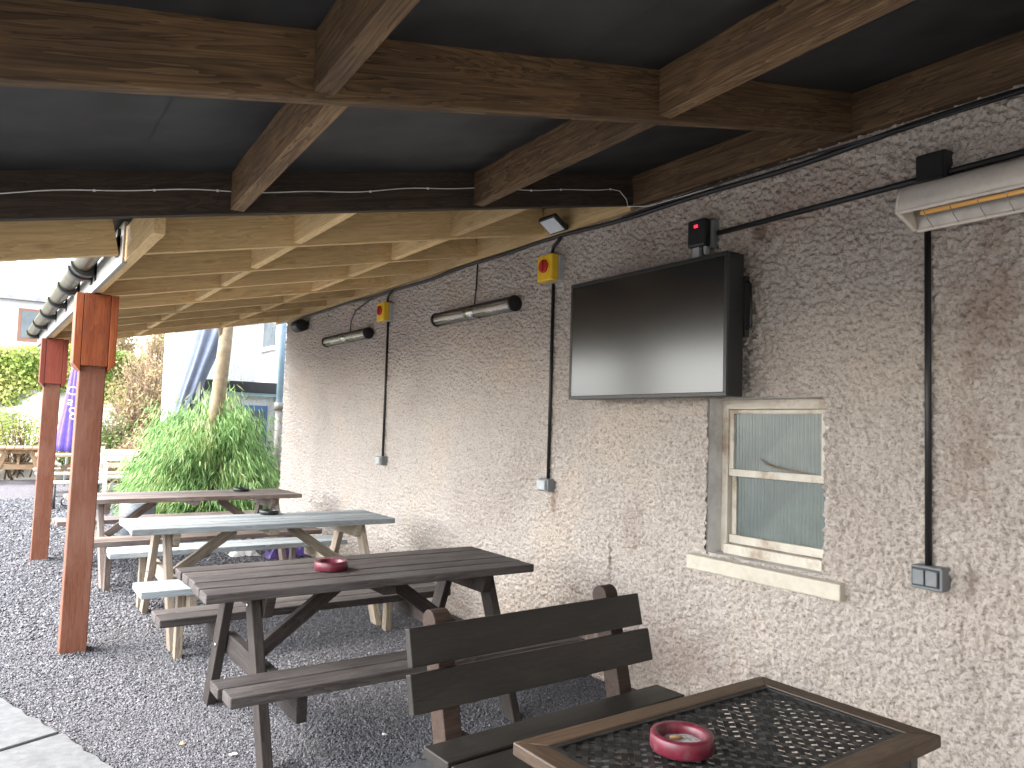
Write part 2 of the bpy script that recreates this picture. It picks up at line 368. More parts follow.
# crushed stones lying on the bed (uncountable)
def inside_slab(x, y):
    return ((y < 3.06) & (x > .69)) | (x-.488 < -(y-3.645)*.335-.01) | ((y < 3.62) & (x-.488 < (3.645-y)*.356)) 
stV, stF, stR = [], [], []
octv = np.array([(1, 0, 0), (0, 1, 0), (-1, 0, 0), (0, -1, 0), (0, 0, 1), (0, 0, -1)], float)
octf = np.array([(0, 1, 4), (1, 2, 4), (2, 3, 4), (3, 0, 4), (1, 0, 5), (2, 1, 5), (3, 2, 5), (0, 3, 5)])
nst = 0
for (y0, y1, x0, x1, dens, sz) in ((2.9, 4.4, .3, 3.08, 17000, .0053), (4.4, 6.0, -.1, 3.08, 9500, .0069), (6.0, 8.0, -.2, 3.08, 3600, .0105), (8.0, 11.0, -.3, 3.08, 1800, .0135), (11, 16, -.3, 2.4, 800, .018)):
    n = int((y1-y0)*(x1-x0)*dens); x = rng.uniform(x0, x1, n); y = rng.uniform(y0, y1, n)
    for (hx_, hy_) in ((.46, 5.575), (.413, 9.175)):
        if y0 < hy_ < y1:
            n2 = 700; aa = rng.uniform(0, 6.283, n2); rr2 = .085+np.abs(rng.normal(0, .06, n2)); x = np.concatenate([x, hx_+rr2*np.cos(aa)*1.05]); y = np.concatenate([y, hy_+rr2*np.sin(aa)*1.05])
    k = ~inside_slab(x, y); x, y = x[k], y[k]; n = len(x)
    s = sz*rng.uniform(.6, 1.35, n)
    v = octv[None]*rng.uniform(.6, 1.3, (n, 6, 1)) + rng.normal(0, .22, (n, 6, 3))
    v *= np.stack([np.ones(n)*1.15, rng.uniform(.7, 1.1, n), rng.uniform(.5, .9, n)], 1)[:, None, :]
    a = rng.uniform(0, 6.283, n); tl = rng.uniform(-.6, .6, n)
    ct, st_ = np.cos(tl)[:, None], np.sin(tl)[:, None]
    v = np.stack([v[..., 0], v[..., 1]*ct-v[..., 2]*st_, v[..., 1]*st_+v[..., 2]*ct], -1)
    c, sn = np.cos(a)[:, None], np.sin(a)[:, None]
    v = np.stack([v[..., 0]*c-v[..., 1]*sn, v[..., 0]*sn+v[..., 1]*c, v[..., 2]], -1)*s[:, None, None]
    heap = np.maximum.reduce([.030*np.exp(-(((x-a_)**2+(y-b_)**2)**.5-.08).clip(0)/.05) for a_, b_ in ((.46, 5.575), (.413, 9.175))])
    v += np.stack([x, y, s*rng.uniform(.1, .75, n)+heap*rng.uniform(0, 1, n)], 1)[:, None, :]
    stV.append(v.reshape(-1, 3)); stF.append((octf[None]+6*(np.arange(n)+nst)[:, None, None]).reshape(-1, 3)); stR.append(np.repeat(np.clip(rng.beta(2, 2.2, n), 0, 1), 6)); nst += n
np_mesh('gravel', np.concatenate(stV), np.concatenate(stF), M['stone'], rnd=np.concatenate(stR), kind='stuff', label='purple grey crushed gravel covering the ground under the tables')

# ------------------------------------------------------------------ main building wall
def hash2(i, j, k):
    h = (i*374761393 + j*668265263 + k*2147483647) & 0xffffffff
    h = ((h ^ (h >> 13))*1274126177) & 0xffffffff
    return ((h ^ (h >> 16)) & 0xffff)/65535.0
def vnoise(x, y, k=0):
    i, j = np.floor(x).astype(np.int64), np.floor(y).astype(np.int64); u, v = x-i, y-j
    u, v = u*u*(3-2*u), v*v*(3-2*v)
    return (hash2(i, j, k)*(1-u)+hash2(i+1, j, k)*u)*(1-v)+(hash2(i, j+1, k)*(1-u)+hash2(i+1, j+1, k)*u)*v
def lumps(x, y, k):
    i, j = np.floor(x).astype(np.int64), np.floor(y).astype(np.int64); best = np.full(x.shape, 9.)
    for a in (-1, 0, 1):
        for b_ in (-1, 0, 1):
            px, py = i+a+hash2(i+a, j+b_, k), j+b_+hash2(i+a, j+b_, k+1)
            sz = .7+.6*hash2(i+a, j+b_, k+2)
            best = np.minimum(best, ((x-px)**2+(y-py)**2)/sz)
    return np.exp(-best*4.2)
OY0, OY1, OZ0, OZ1 = 2.065, 2.745, .885, 1.685       # window opening
ys = [ -2.5]
while ys[-1] < 10.0:
    y = ys[-1]; d = math.hypot(3.1, max(y, 0)); ys.append(y + (.05 if y < .9 else .0017*d*(1.0 if y < 5 else 1.3)))
ys = np.array(ys); ys[-1] = 10.0
ys[np.argmin(abs(ys-OY0))] = OY0; ys[np.argmin(abs(ys-OY1))] = OY1
zs = np.arange(0, 3.081, .0077); zs[np.argmin(abs(zs-OZ0))] = OZ0; zs[np.argmin(abs(zs-OZ1))] = OZ1
YY, ZZ = np.meshgrid(ys, zs, indexing='ij')
wx = YY+.01*vnoise(YY*40, ZZ*40, 11); wz = ZZ+.01*vnoise(YY*40, ZZ*40, 12)
h = .023*lumps(wx*32, wz*38, 1)**1.2 + .014*lumps(wx*58+3, wz*64, 5) + .006*vnoise(YY*9, ZZ*9, 8) + .010*vnoise(YY*1.6, ZZ*1.6, 9) + .006*vnoise(YY*95, ZZ*95, 10)
XX = 3.119-h
stain = np.zeros_like(YY)
wob = .012*(vnoise(ZZ*9, ZZ*0, 21)-.5); nz = vnoise(YY*55, ZZ*30, 22)
stain = np.maximum(stain, np.clip(1.25-abs(YY-3.50-wob)/.016, 0, 1)*((ZZ > .30) & (ZZ < .88))*np.clip((.90-ZZ)*9, 0, 1)*(.35+.65*nz))
def blot(cy, cz, ry, rz, amt, k):
    d = np.sqrt(((YY-cy)/ry)**2+((ZZ-cz)/rz)**2) + 1.0*(vnoise(YY*16, ZZ*16, k)-.5)+.6*(vnoise(YY*50, ZZ*50, k+1)-.5)
    return np.clip(1.2-d, 0, 1)*amt
stain = np.maximum(stain, blot(2.42, 2.50, .07, .055, .75, 30))
stain = np.maximum(stain, blot(1.44, .955, .03, .07, .8, 34))
algae = np.maximum.reduce([blot(2.95, 2.62, .5, .2, .30, 40), blot(4.07, 1.05, .04, .09, .6, 42), blot(1.38, 2.0, .16, .3, .4, 44), blot(1.45, 1.45, .1, .22, .35, 46),
     blot(3.65, .22, .35, .32, .45, 48), blot(2.9, .30, .5, .2, .25, 50), np.clip(.22-ZZ, 0, 1)*2.2*vnoise(YY*9, ZZ*20, 52), blot(3.3, .95, .10, .16, .2, 54), blot(2.2, 2.62, .55, .22, .35, 56)])
ny, nz_ = YY.shape
idx = np.arange(ny*nz_).reshape(ny, nz_)
q = np.stack([idx[:-1, :-1], idx[:-1, 1:], idx[1:, 1:], idx[1:, :-1]], -1)
cyc = (YY[:-1, :-1]+YY[1:, 1:])/2; czc = (ZZ[:-1, :-1]+ZZ[1:, 1:])/2
keep = ~((cyc > OY0) & (cyc < OY1) & (czc > OZ0) & (czc < OZ1))
building = empty('building', (3.1, 3.75, 0), 'long cream pebbledash building wall with a small sash window under the timber canopy', 'building')
vw = np.stack([XX, YY, ZZ], -1).reshape(-1, 3)
np_mesh('wall', vw, q[keep], M['roughcast'], building, smooth=True, base=False, extra={'stain': stain.ravel(), 'algae': algae.ravel()})
ub = MB()
ub.add([(3.1, -2.5, 3.08), (3.1, 10, 3.08), (3.1, 10, 4.2), (3.1, -2.5, 4.2), (9, -2.5, 4.2), (9, 10, 4.2), (9, -2.5, 0), (9, 10, 0), (3.105, -2.5, 0), (3.105, 10, 0)],
       [(0, 1, 2, 3), (3, 2, 5, 4), (4, 5, 7, 6), (9, 7, 5, 2, 1), (8, 0, 3, 4, 6)])
ub.build('outer_wall', M['roughcast2'], building)
rw = MB(); rw.box((-3.6, -1.25, 0), (3.08, -.95, 2.2)); rw.build('unseen_light_blocker', M['roughcast3'], building)  # added unseen behind the camera to block light, pale to bounce some back
# window : part of the building
FX = 3.20
wf = MB()
wf.box((FX, OY1-.042, OZ0), (FX+.06, OY1, OZ1)); wf.box((FX, OY0, OZ0), (FX+.06, OY0+.062, OZ1)); wf.box((FX-.004, OY0+.062, OZ1-.05), (FX+.06, OY1-.042, OZ1)); wf.box((FX-.03, OY0+.062, OZ0), (FX+.06, OY1-.042, OZ0+.05))
win = wf.build('window', M['frame_w'], building, bevel=.004)
rv = MB(); t = .012
rv.box((3.104, OY1-t+.012, OZ0), (FX+.06, OY1+.014, OZ1)); rv.box((3.104, OY0-.014, OZ0), (FX+.06, OY0, OZ1)); rv.box((3.104, OY0, OZ1), (FX+.06, OY1, OZ1+.014)); rv.box((3.104, OY0, OZ0-.014), (FX+.06, OY1, OZ0))
rv.build('reveal', M['reveal'], win)
ya, yb = OY0+.063, OY1-.044; zm = OZ0+.415
s1 = MB()   # upper sash sits forward of the lower one
s1.box((FX+.006, ya, zm-.015), (FX+.03, yb, zm+.022)); s1.box((FX+.008, ya, zm+.022), (FX+.03, ya+.030, OZ1-.052)); s1.box((FX+.008, yb-.028, zm+.022), (FX+.03, yb, OZ1-.052)); s1.box((FX+.006, ya, OZ1-.074), (FX+.03, yb, OZ1-.052))
s1.build('sash', M['frame_w'], win, bevel=.003)
s2 = MB()
s2.box((FX+.014, ya, OZ0+.052), (FX+.04, yb, OZ0+.095)); s2.box((FX+.032, ya, OZ0+.095), (FX+.05, ya+.02, zm-.016)); s2.box((FX+.032, yb-.03, OZ0+.095), (FX+.05, yb, zm-.016))
s2.build('sash', M['frame_w'], win, bevel=.003)
for (z0, z1, xg) in ((zm+.02, OZ1-.07, FX+.024), (OZ0+.09, zm-.012, FX+.045)):
    nr = 27; vs, fs = [], []
    for i in range(nr*6+1):
        yy = ya+.01+(yb-ya-.02)*i/(nr*6); xx = xg-.006*abs(math.sin(math.pi*i/6))
        vs += [(xx, yy, z0), (xx, yy, z1)]
    for i in range(nr*6): fs.append((2*i, 2*i+1, 2*i+3, 2*i+2))
    p = MB(); p.add(vs, fs, None, None, True); p.build('pane', M['glass_g'], win)
tw = MB(); tw.tube([(FX+.004, 2.50, zm+.085), (FX+.0, 2.46, zm+.06), (FX+.002, 2.40, zm+.045), (FX+.003, 2.28, zm+.03), (FX+.004, 2.2, zm+.028)], .007, 6, radii=[.002, .005, .005, .003, .001])
tw.build('cobweb_twig', M['twig'], win)
si = MB(); si.prism([(3.045, 1.955, .795), (3.045, 1.955, .868), (3.205, 1.955, .890), (3.205, 1.955, .795)], (0, .885, 0)); si.build('sill', M['sill'], win, bevel=.006)

# ------------------------------------------------------------------ canopy
def zb(x): return 2.86-.209*(3.1-x)
DEP = .19; TH = .047
canopy = empty('canopy', (.45, 5.5, 0), 'lean-to timber canopy with open rafters, dark felt roof and red brown posts against the wall', 'canopy')
SL = V((1, 0, .215)).normalized(); NR = V((-.215, 0, 1)).normalized()
def rafter(y, x0, x1, mat, name='rafter'):
    m = MB(); a = V((x0, y+TH/2, zb(x0)))+V((0, 0, DEP/2)); b_ = V((x1, y+TH/2, zb(x1)))+V((0, 0, DEP/2))
    m.board(a, b_, TH, DEP, (0, 0, 1)); return m.build(name, mat, canopy, bevel=.003)
LX = 3.045    # ledger face
def ex(y): return .481-.0235*(y-4.13)          # outer face of the eave beam
rafter(.5, -.37, LX-.002, M['old_wood']); rafter(1.905, -.37, LX-.002, M['old_wood']); rafter(3.305, -.37, LX-.002, M['old_dark']); rafter(-.9, -.37, LX-.002, M['old_wood'])
newy = [4.2, 5.09, 5.93, 6.82, 7.61, 8.42, 9.35, 10.3]
rafter(4.2, -.37, .425, M['new_wood'])
for y in newy: rafter(y, ex(y)+.052, LX-.002, M['new_wood'])
def noggin(y0, y1, xa, xb, mat, dz=0):
    m = MB(); TH = .056 if mat is M['old_wood'] else .047; a = V((xa, y0, zb(xa)+DEP/2+dz)); b_ = V((xb, y1, zb(xb)+DEP/2+dz)); m.board(a, b_, TH, DEP-.012, (0, 0, 1)); return m.build('noggin', mat, canopy, bevel=.003)
e = .002
noggin(.5+TH+e, 1.905-e, .585, .655, M['old_wood'], .004); noggin(1.905+TH+e, 3.305-e, .722, .785, M['old_wood'], .004)
noggin(.5+TH+e, 1.905-e, 1.78, 1.895, M['old_wood'], .004); noggin(1.905+TH+e, 3.305-e, 1.895, 1.975, M['old_wood'], .004)
noggin(-.9+TH+e, .5-e, .6, .6, M['old_wood']); noggin(-.9+TH+e, .5-e, 1.8, 1.8, M['old_wood'])
prev = 3.305
for y in newy:
    j = random.uniform(-.012, .012)
    noggin(prev+TH+e, y-e, 1.33+j, 1.33+j, M['new_wood'], .004); noggin(prev+TH+e, y-e, 2.33+j, 2.33+j, M['new_wood'], .004); prev = y
def beam_part(name, p0, p1, w_, t_, mat, parent=canopy, bv=.003):
    m = MB(); m.board(p0, p1, w_, t_, (0, 0, 1)); return m.build(name, mat, parent, bevel=bv)
beam_part('ledger', (LX+.024, -2.5, 2.93), (LX+.024, 3.33, 2.93), .046, .19, M['old_wood'])
beam_part('ledger', (LX+.024, 3.332, 2.92), (LX+.024, 10.4, 2.92), .046, .205, M['new_wood'])
y0, y1 = 3.52, 10.35
beam_part('eave_beam', (ex(y0)+.026, y0, 2.285+.09), (ex(y1)+.026, y1, 2.285+.09), .05, .18, M['new_wood'])
beam_part('fascia', (ex(y0)-.016, 4.27, 2.385), (ex(y1)-.016, y1, 2.385), .024, .215, M['fascia'])
beam_part('eave_beam', (-.40, -1.6, zb(-.40)+.09), (-.40, 4.26, zb(-.40)+.09), .05, .2, M['old_wood'])
def deck(y0, y1, x0, x1, name='roof_deck'):
    m = MB(); zt = DEP+.003
    vs = []
    for (x, y) in ((x0, y0), (x1, y0), (x1, y1), (x0, y1)): vs.append((x, y, zb(x)+zt))
    m.prism(vs, (0, 0, .03)); return m.build(name, M['felt'], canopy)
def felt_sheet(y0, y1, x0, x1, z_off):
    nx_, ny_ = int((x1-x0)/.03), int((y1-y0)/.03)
    X_, Y_ = np.meshgrid(np.linspace(x0, x1, nx_+1), np.linspace(y0, y1, ny_+1), indexing='ij')
    wr_ = .022*vnoise(X_*2.3+Y_*.4, Y_*5.5, 90)+.014*vnoise(X_*6, Y_*13+X_*3, 91)+.005*vnoise(X_*22, Y_*22, 92)
    Z_ = 2.86-.209*(3.1-X_)+DEP-.001-wr_*.32-z_off
    v_ = np.stack([X_, Y_, Z_], -1).reshape(-1, 3); ix = np.arange(v_.shape[0]).reshape(nx_+1, ny_+1)
    np_mesh('felt_sheet', v_, np.stack([ix[:-1, :-1], ix[:-1, 1:], ix[1:, 1:], ix[1:, :-1]], -1).reshape(-1, 4), M['felt'], canopy, smooth=True, base=False)
for k_, (x0_, x1_) in enumerate(((-.42, .45), (.38, 1.45), (1.36, 2.4), (2.32, 3.08))): felt_sheet(-.8, 4.2, x0_, x1_, .003*(k_ % 2))
deck(-1.6, 4.26, -.47, 3.09); deck(4.262, 10.42, .37, 3.09)
# posts
for (py, px, mt, ctop) in ((5.50, .46, M['cap'], 1), (9.10, .413, M['capred'], 1)):
    m = MB(); m.board((px, py+.075, -.02), (px+.018, py+.075, 2.283), .15, .15, (0, 1, 0)); po = m.build('post', M['post'], canopy, bevel=.006)
    for (dx, dy, sx, sy, zlo) in ((0, -.018, .15, .032, 1.815), (0, .168, .15, .032, 1.815), (-.0985, .075, .042, .222, 1.80), (.0985, .075, .042, .222, 1.80)):
        dx += .017; c = MB(); lo = (px+dx-sx/2, py+dy-sy/2, zlo); hi = (px+dx+sx/2, py+dy+sy/2, 2.275)
        if sx < .1:   # side boards have a chamfered foot
            o_ = 1 if dx > .02 else -1; xi, xo = px+dx-o_*sx/2, px+dx+o_*sx/2
            c.prism([(xi, lo[1], zlo-.02), (xo, lo[1], zlo+.03), (xo, lo[1], 2.275), (xi, lo[1], 2.275)], (0, sy, 0))
            for k_, gg in enumerate(c.v): c.g[k_] = V((gg.z, gg.y, gg.x+random.random()*0))
        else: c.box(lo, hi)
        c.build('cap_board', mt, po, bevel=.003)
# gutter with brackets
gy0, gy1 = 4.30, 10.45; R_ = .056
def gx(y): return ex(y)-.030-R_
vs, fs, segs = [], [], 14
prof = [(R_*math.cos(math.pi+math.pi*i/segs), R_*math.sin(math.pi+math.pi*i/segs)) for i in range(segs+1)] + [((R_-.004)*math.cos(2*math.pi-math.pi*i/segs), (R_-.004)*math.sin(2*math.pi-math.pi*i/segs)) for i in range(segs+1)]
n = len(prof)
for y in (gy0, gy1):
    for (a_, b_) in prof: vs.append((gx(y)+a_, y, 2.43+b_))
for i in range(n): fs.append((i, (i+1) % n, n+(i+1) % n, n+i))
fs += [list(range(n))[::-1], list(range(n, 2*n))]
gm = MB(); gm.add(vs, fs, None, None, False); gut = gm.build('gutter', M['gutter'], canopy)
for y in (4.36, 5.25, 5.42, 6.15, 7.0, 7.9, 8.9, 10.0):
    b_ = MB(); pts = []
    for i in range(13):
        th = math.pi*1.0+math.pi*i/12*1.0; pts.append((gx(y)+(R_+.002)*math.cos(th), y, 2.43+(R_+.002)*math.sin(th)))
    for i in range(12, -1, -1):
        th = math.pi+math.pi*i/12; d_ = R_+.012+.055*(i/12)**2
        pts.append((gx(y)+d_*math.cos(th), y, 2.43+d_*math.sin(th)))
    b_.prism(pts, (0, .075, 0)); b_.box((gx(y)+R_+.004, y, 2.33), (gx(y)+R_+.026, y+.075, 2.47)); b_.build('bracket', M['black'], gut)

# ------------------------------------------------------------------ cables, conduits
def cable(name, pts, r, mat, label, cat='cable', group=None, clips=None, clipmat=None):
    m = MB(); m.tube(pts, r, 8); o = m.build(name, mat, None, label=label, cat=cat, group=group)
    if clips:
        for c in clips: k = MB(); q_ = .5 if clipmat else 1; k.box(V(c)-V((.006, .008, .008))*q_, V(c)+V((.012, .008, .008))*q_); k.build('clip', clipmat or mat, o)
    return o
wx0 = 3.078
pts = [(wx0-.01, y, 2.795+.006*math.sin(y*5)+.012*math.sin(y*1.7)) for y in np.linspace(.8, 9.6, 60)]
cable('cable', pts, .014, M['black'], 'long black cable clipped under the ledger along the top of the wall', clips=[p for p in pts[3::5]])
pts = [(wx0-.028, y, 2.803+.010*math.sin(y*3.1)) for y in np.linspace(.8, 3.4, 24)]
cable('cable', pts, .006, M['black'], 'thin loose black cable sagging beside the thick one above the television')
cable('conduit', [(wx0-.005, 2.68, 2.555), (wx0-.005, 1.0, 2.575)], .014, M['black'], 'black conduit running sideways from the red lit box towards the cream heater', 'conduit', 'black conduits on the wall', [(wx0-.005, y, 2.56) for y in (2.3, 2.0, 1.2)])
cable('conduit', [(wx0-.005, 1.592, 2.36), (wx0-.005, 1.592, 1.01)], .013, M['black'], 'black conduit dropping from the cream heater to the grey double switch', 'conduit', 'black conduits on the wall', [(wx0-.005, 1.592, z) for z in (2.0, 1.62, 1.3)])
cable('conduit', [(wx0-.005, 4.11, 2.49), (wx0-.005, 4.11, 1.17)], .012, M['black'], 'black conduit dropping from the yellow isolator beside the television', 'conduit', 'black conduits on the wall', [(wx0-.005, 4.11, z) for z in (2.2, 1.9, 1.5)])
cable('conduit', [(wx0-.005, 6.77, 2.50), (wx0-.005, 6.77, 1.19)], .012, M['black'], 'black conduit dropping from the farther yellow isolator between the two dark heaters', 'conduit', 'black conduits on the wall', [(wx0-.005, 6.77, z) for z in (2.2, 1.8, 1.4)])
cable('cable', [(wx0-.02, 4.12, 2.69), (wx0-.02, 4.10, 2.74), (wx0-.02, 4.02, 2.79)], .011, M['black'], 'short black cable feeding the top of the yellow isolator beside the television')
cable('cable', [(wx0-.02, 6.77, 2.68), (wx0-.02, 6.76, 2.74), (wx0-.02, 6.66, 2.79)], .011, M['black'], 'short black cable feeding the top of the farther yellow isolator')
cable('cable', [(wx0-.01, 5.14, 2.47), (wx0-.005, 5.13, 2.6), (wx0-.005, 5.12, 2.79)], .006, M['black'], 'thin black cable rising straight from the dark heater nearer the television')
cable('cable', [(wx0-.01, 7.72, 2.48), (wx0-.005, 7.72, 2.6), (wx0-.005, 7.6, 2.7), (wx0-.005, 7.3, 2.76), (wx0-.01, 7.0, 2.79)], .006, M['black'], 'thin black cable curving up from the farther dark heater')
fy = 3.298
pts = []; 
for x in np.linspace(-.35, 2.86, 70): pts.append((x, fy, zb(x)+.095+.008*math.sin(x*4.3)+.004*math.sin(x*13)))
pts += [(2.93, fy, zb(2.93)+.08), (2.985, fy, zb(2.98)+.03), (2.99, fy-.01, zb(3)-.02), (3.03, 3.15, 2.80), (3.05, 2.7, 2.80)]
cable('cable', pts, .0022, M['white'], 'thin white wire stapled along the dark rafter', clips=[(x, fy+.002, zb(x)+.095+.008*math.sin(x*4.3)+.004*math.sin(x*13)) for x in (.25, .46, .7, 1.38, 1.68, 2.0, 2.3, 2.5, 2.86)], clipmat=M['white'])

# ------------------------------------------------------------------ television
tv = empty('television', (2.93, 3.03, 1.72), 'large black television hanging on the wall above the sash window', 'television')
Y0, Y1, Z0, Z1, XF, XB = 2.435, 3.645, 1.685, 2.388, 2.862, 2.985
m = MB(); m.box((XF+.008, Y0, Z0), (XB, Y1, Z1)); m.build('casing', M['blackmetal'], tv, bevel=.006)
m = MB(); t = .02
m.box((XF, Y0, Z0), (XF+.0075, Y1, Z0+t)); m.box((XF, Y0, Z1-t), (XF+.0075, Y1, Z1)); m.box((XF, Y0, Z0+t), (XF+.0075, Y0+t, Z1-t)); m.box((XF, Y1-t, Z0+t), (XF+.0075, Y1, Z1-t))
m.build('bezel', M['blackmetal'], tv, bevel=.002)
m = MB(); m.box((XF+.003, Y0+t+.001, Z0+t+.001), (XF+.0075, Y1-t-.001, Z1-t-.001)); m.build('screen', M['screen'], tv)
m = MB(); m.tube([(3.0, Y0-.002, 2.25), (3.0, Y0-.025, 2.24), (3.0, Y0-.03, 2.12), (3.0, Y0-.03, 2.03), (3.0, Y0-.002, 2.02)], .008, 8); m.build('handle', M['black'], tv)
m = MB(); m.box((XB+.001, 2.6, 1.9), (3.095, 3.4, 2.2)); m.box((XB+.001, 2.43, 1.98), (3.02, 2.6, 2.28)); m.build('bracket', M['blackmetal'], tv)
# boxes
t_ = empty('socket_box', (3.06, 2.77, 2.47), 'small black weatherproof box with a red light above the television', 'socket')
m = MB(); m.box((3.045, 2.69, 2.478), (3.1, 2.83, 2.63)); m.build('back_box', M['grey_pl'], t_, bevel=.006)
m = MB(); m.box((2.99, 2.70, 2.485), (3.044, 2.82, 2.632)); lid = m.build('cover', M['black'], t_, bevel=.012)
m = MB(); m.box((2.984, 2.745, 2.585), (2.992, 2.768, 2.60)); m.build('pilot_light', M['redlight'], lid, bevel=.002)
m = MB(); m.box((3.0, 2.745, 2.43), (3.05, 2.79, 2.484)); m.box((3.01, 2.705, 2.44), (3.04, 2.725, 2.484)); m.build('plug', M['grey_pl2'], t_, bevel=.004)
cable('cable', [(3.02, 2.73, 2.49), (3.015, 2.725, 2.44), (3.03, 2.72, 2.39), (3.04, 2.75, 2.2)], .009, M['black'], 'short black power lead going down behind the television')
t_ = empty('junction_box', (3.05, 1.55, 2.5), 'square black junction box on the conduit above the cream heater', 'junction box')
m = MB(); m.box((3.03, 1.50, 2.53), (3.1, 1.62, 2.655)); m.build('body', M['black'], t_, bevel=.008)
m = MB(); m.box((3.02, 1.508, 2.538), (3.029, 1.612, 2.647)); m.build('lid', M['black'], t_, bevel=.004)

# ------------------------------------------------------------------ heaters
def slim_heater(y0, y1, z, label):
    """dark tubular infrared heater, end caps, two lamp windows"""
    r = .056; cx = 3.03
    h = empty('heater', (cx, (y0+y1)/2, z-.06), label, 'heater', 'dark tubular wall heaters')
    prof = []
    for i in range(25):
        th = math.radians(-115+i*230/24)+0   # back/top shell, open towards lower front
        prof.append((cx+r*math.cos(th+math.radians(35)), z+r*math.sin(th+math.radians(35))))
    m = MB(); vs = []
    for y in (y0+.02, y1-.02):
        for p in prof: vs.append((p[0], y, p[1]))
        for p in prof[::-1]: vs.append((cx+(p[0]-cx)*.93, y, z+(p[1]-z)*.93))
    n_ = len(prof)*2; fs = [(i, (i+1) % n_, n_+(i+1) % n_, n_+i) for i in range(n_)]+[list(range(n_))[::-1], list(range(n_, 2*n_))]
    m.add(vs, fs); m.build('housing', M['blackmetal'], h)
    for ya, yb in ((y0, y0+.026), (y1-.026, y1)):
        c = MB(); c.tube([(cx, ya, z), (cx, yb, z)], r+.003, 24); c.build('end_cap', M['black'], h, bevel=.004)
    mid = (y0+y1)/2
    c = MB(); c.tube([(cx-.0, mid-.07, z), (cx-.0, mid+.07, z)], r*.985, 24); c.build('centre_cover', M['steel'], h)
    for ya, yb in ((y0+.03, mid-.072), (mid+.072, y1-.03)):
        c = MB(); vs = []
        for y in (ya, yb):
            for i in range(13):
                th = math.radians(140+i*170/12); vs.append((cx+r*.86*math.cos(th), y, z+r*.86*math.sin(th)))
        c.add(vs, [(i, i+1, 14+i, 13+i) for i in range(12)], None, None, True); c.build('reflector', M['chrome_r'], h)
        for (dx, dz) in ((-.028, -.025),):
            c = MB(); c.tube([(cx+dx, ya, z+dz), (cx+dx, yb, z+dz)], .012, 10); c.build('lamp_tube', M['steel'], h)
        c = MB()
        for i in range(5):
            th = math.radians(165+i*28); c.tube([(cx+r*.96*math.cos(th), ya, z+r*.96*math.sin(th)), (cx+r*.96*math.cos(th), yb, z+r*.96*math.sin(th))], .0018, 5)
        c.build('guard', M['steel'], h)
    b_ = MB(); b_.box((cx+r*.7, mid-.15, z-.02), (3.1, mid-.12, z+.03)); b_.box((cx+r*.7, mid+.12, z-.02), (3.1, mid+.15, z+.03)); b_.build('bracket', M['black'], h)
slim_heater(4.50, 5.70, 2.40, 'dark tubular heater with silver lamps, nearer the television')
slim_heater(7.13, 8.33, 2.415, 'dark tubular heater with silver lamps, farther one near the end of the wall')
# cream heater : curved body with wire guard, hung below the junction box
ht = empty('heater', (2.93, 1.1, 2.33), 'cream curved patio heater with warm amber lamp at the right edge', 'heater')
hx = lambda u, v: (2.865+u, v+2.335)     # section coordinates (u towards the wall, v up)
sec = [(0, .05), (.003, .09), (.014, .125), (.036, .152), (.07, .168), (.115, .172), (.155, .16), (.17, .12), (.16, .05), (.135, 0)]
def hsec(y, k=1): return [(hx(*p)[0], y, hx(*p)[1]) for p in sec]
m = MB(); vs = hsec(.4)+hsec(1.600); n_ = len(sec); m.add(vs, [(i, i+1, n_+i+1, n_+i) for i in range(n_-1)], None, None, True); o = m.build('housing', M['cream'], ht)
md = o.modifiers.new('solid', 'SOLIDIFY'); md.thickness = .004; md.offset = 0
for y0_, y1_ in ((1.595, 1.612), (.388, .405)):
    m = MB(); m.prism([(x+0, y0_, z) for x, _, z in hsec(0)], (0, y1_-y0_, 0)); m.build('end_cap', M['cream'], ht, bevel=.004)
# glowing aperture between front lip (u=0,v=.085) and lower rear lip (u=.115,v=0)
a0, a1 = V((hx(.0, .05)[0], 0, hx(0, .05)[1])), V((hx(.135, 0)[0], 0, hx(.135, 0)[1]))
m = MB(); m.board(a0+V((0, .4, 0)), a0+V((0, 1.594, 0)), .014, .012); m.board(a1+V((0, .4, 0)), a1+V((0, 1.594, 0)), .016, .012); m.build('lip', M['cream'], ht, bevel=.003)
m = MB(); inn = (a1-a0).cross(V((0, 1, 0))).normalized(); inn = inn if inn.z > 0 else -inn
c0 = a0*.85+a1*.15+inn*.03; c1 = a0*.15+a1*.85+inn*.03; cm = (a0+a1)/2+inn*.07
vs = []
for y in (.41, 1.593):
    for p in (a0+inn*.004, c0, cm, c1, a1+inn*.004): vs.append((p.x, y, p.z))
m.add(vs, [(i, i+1, 6+i, 5+i) for i in range(4)], None, None, True); m.build('reflector', M['chrome_r'], ht)
lp_ = (a0+a1)/2+inn*.03
m = MB(); m.tube([(lp_.x, .45, lp_.z), (lp_.x, 1.55, lp_.z)], .0085, 10); m.build('lamp_tube', M['tube'], ht)
m = MB()
for i in range(12):
    y = .45+i*.096; m.tube([(a0.x, y, a0.z), ((a0.x+a1.x)/2-inn.x*.006, y+.012, (a0.z+a1.z)/2-inn.z*.006), (a1.x, y+.024, a1.z)], .0016, 5)
m.build('guard', M['steel'], ht)
m = MB(); m.box((3.045, .7, 2.43), (3.1, .74, 2.50)); m.box((3.045, 1.42, 2.43), (3.1, 1.46, 2.50)); m.build('bracket', M['black'], ht)

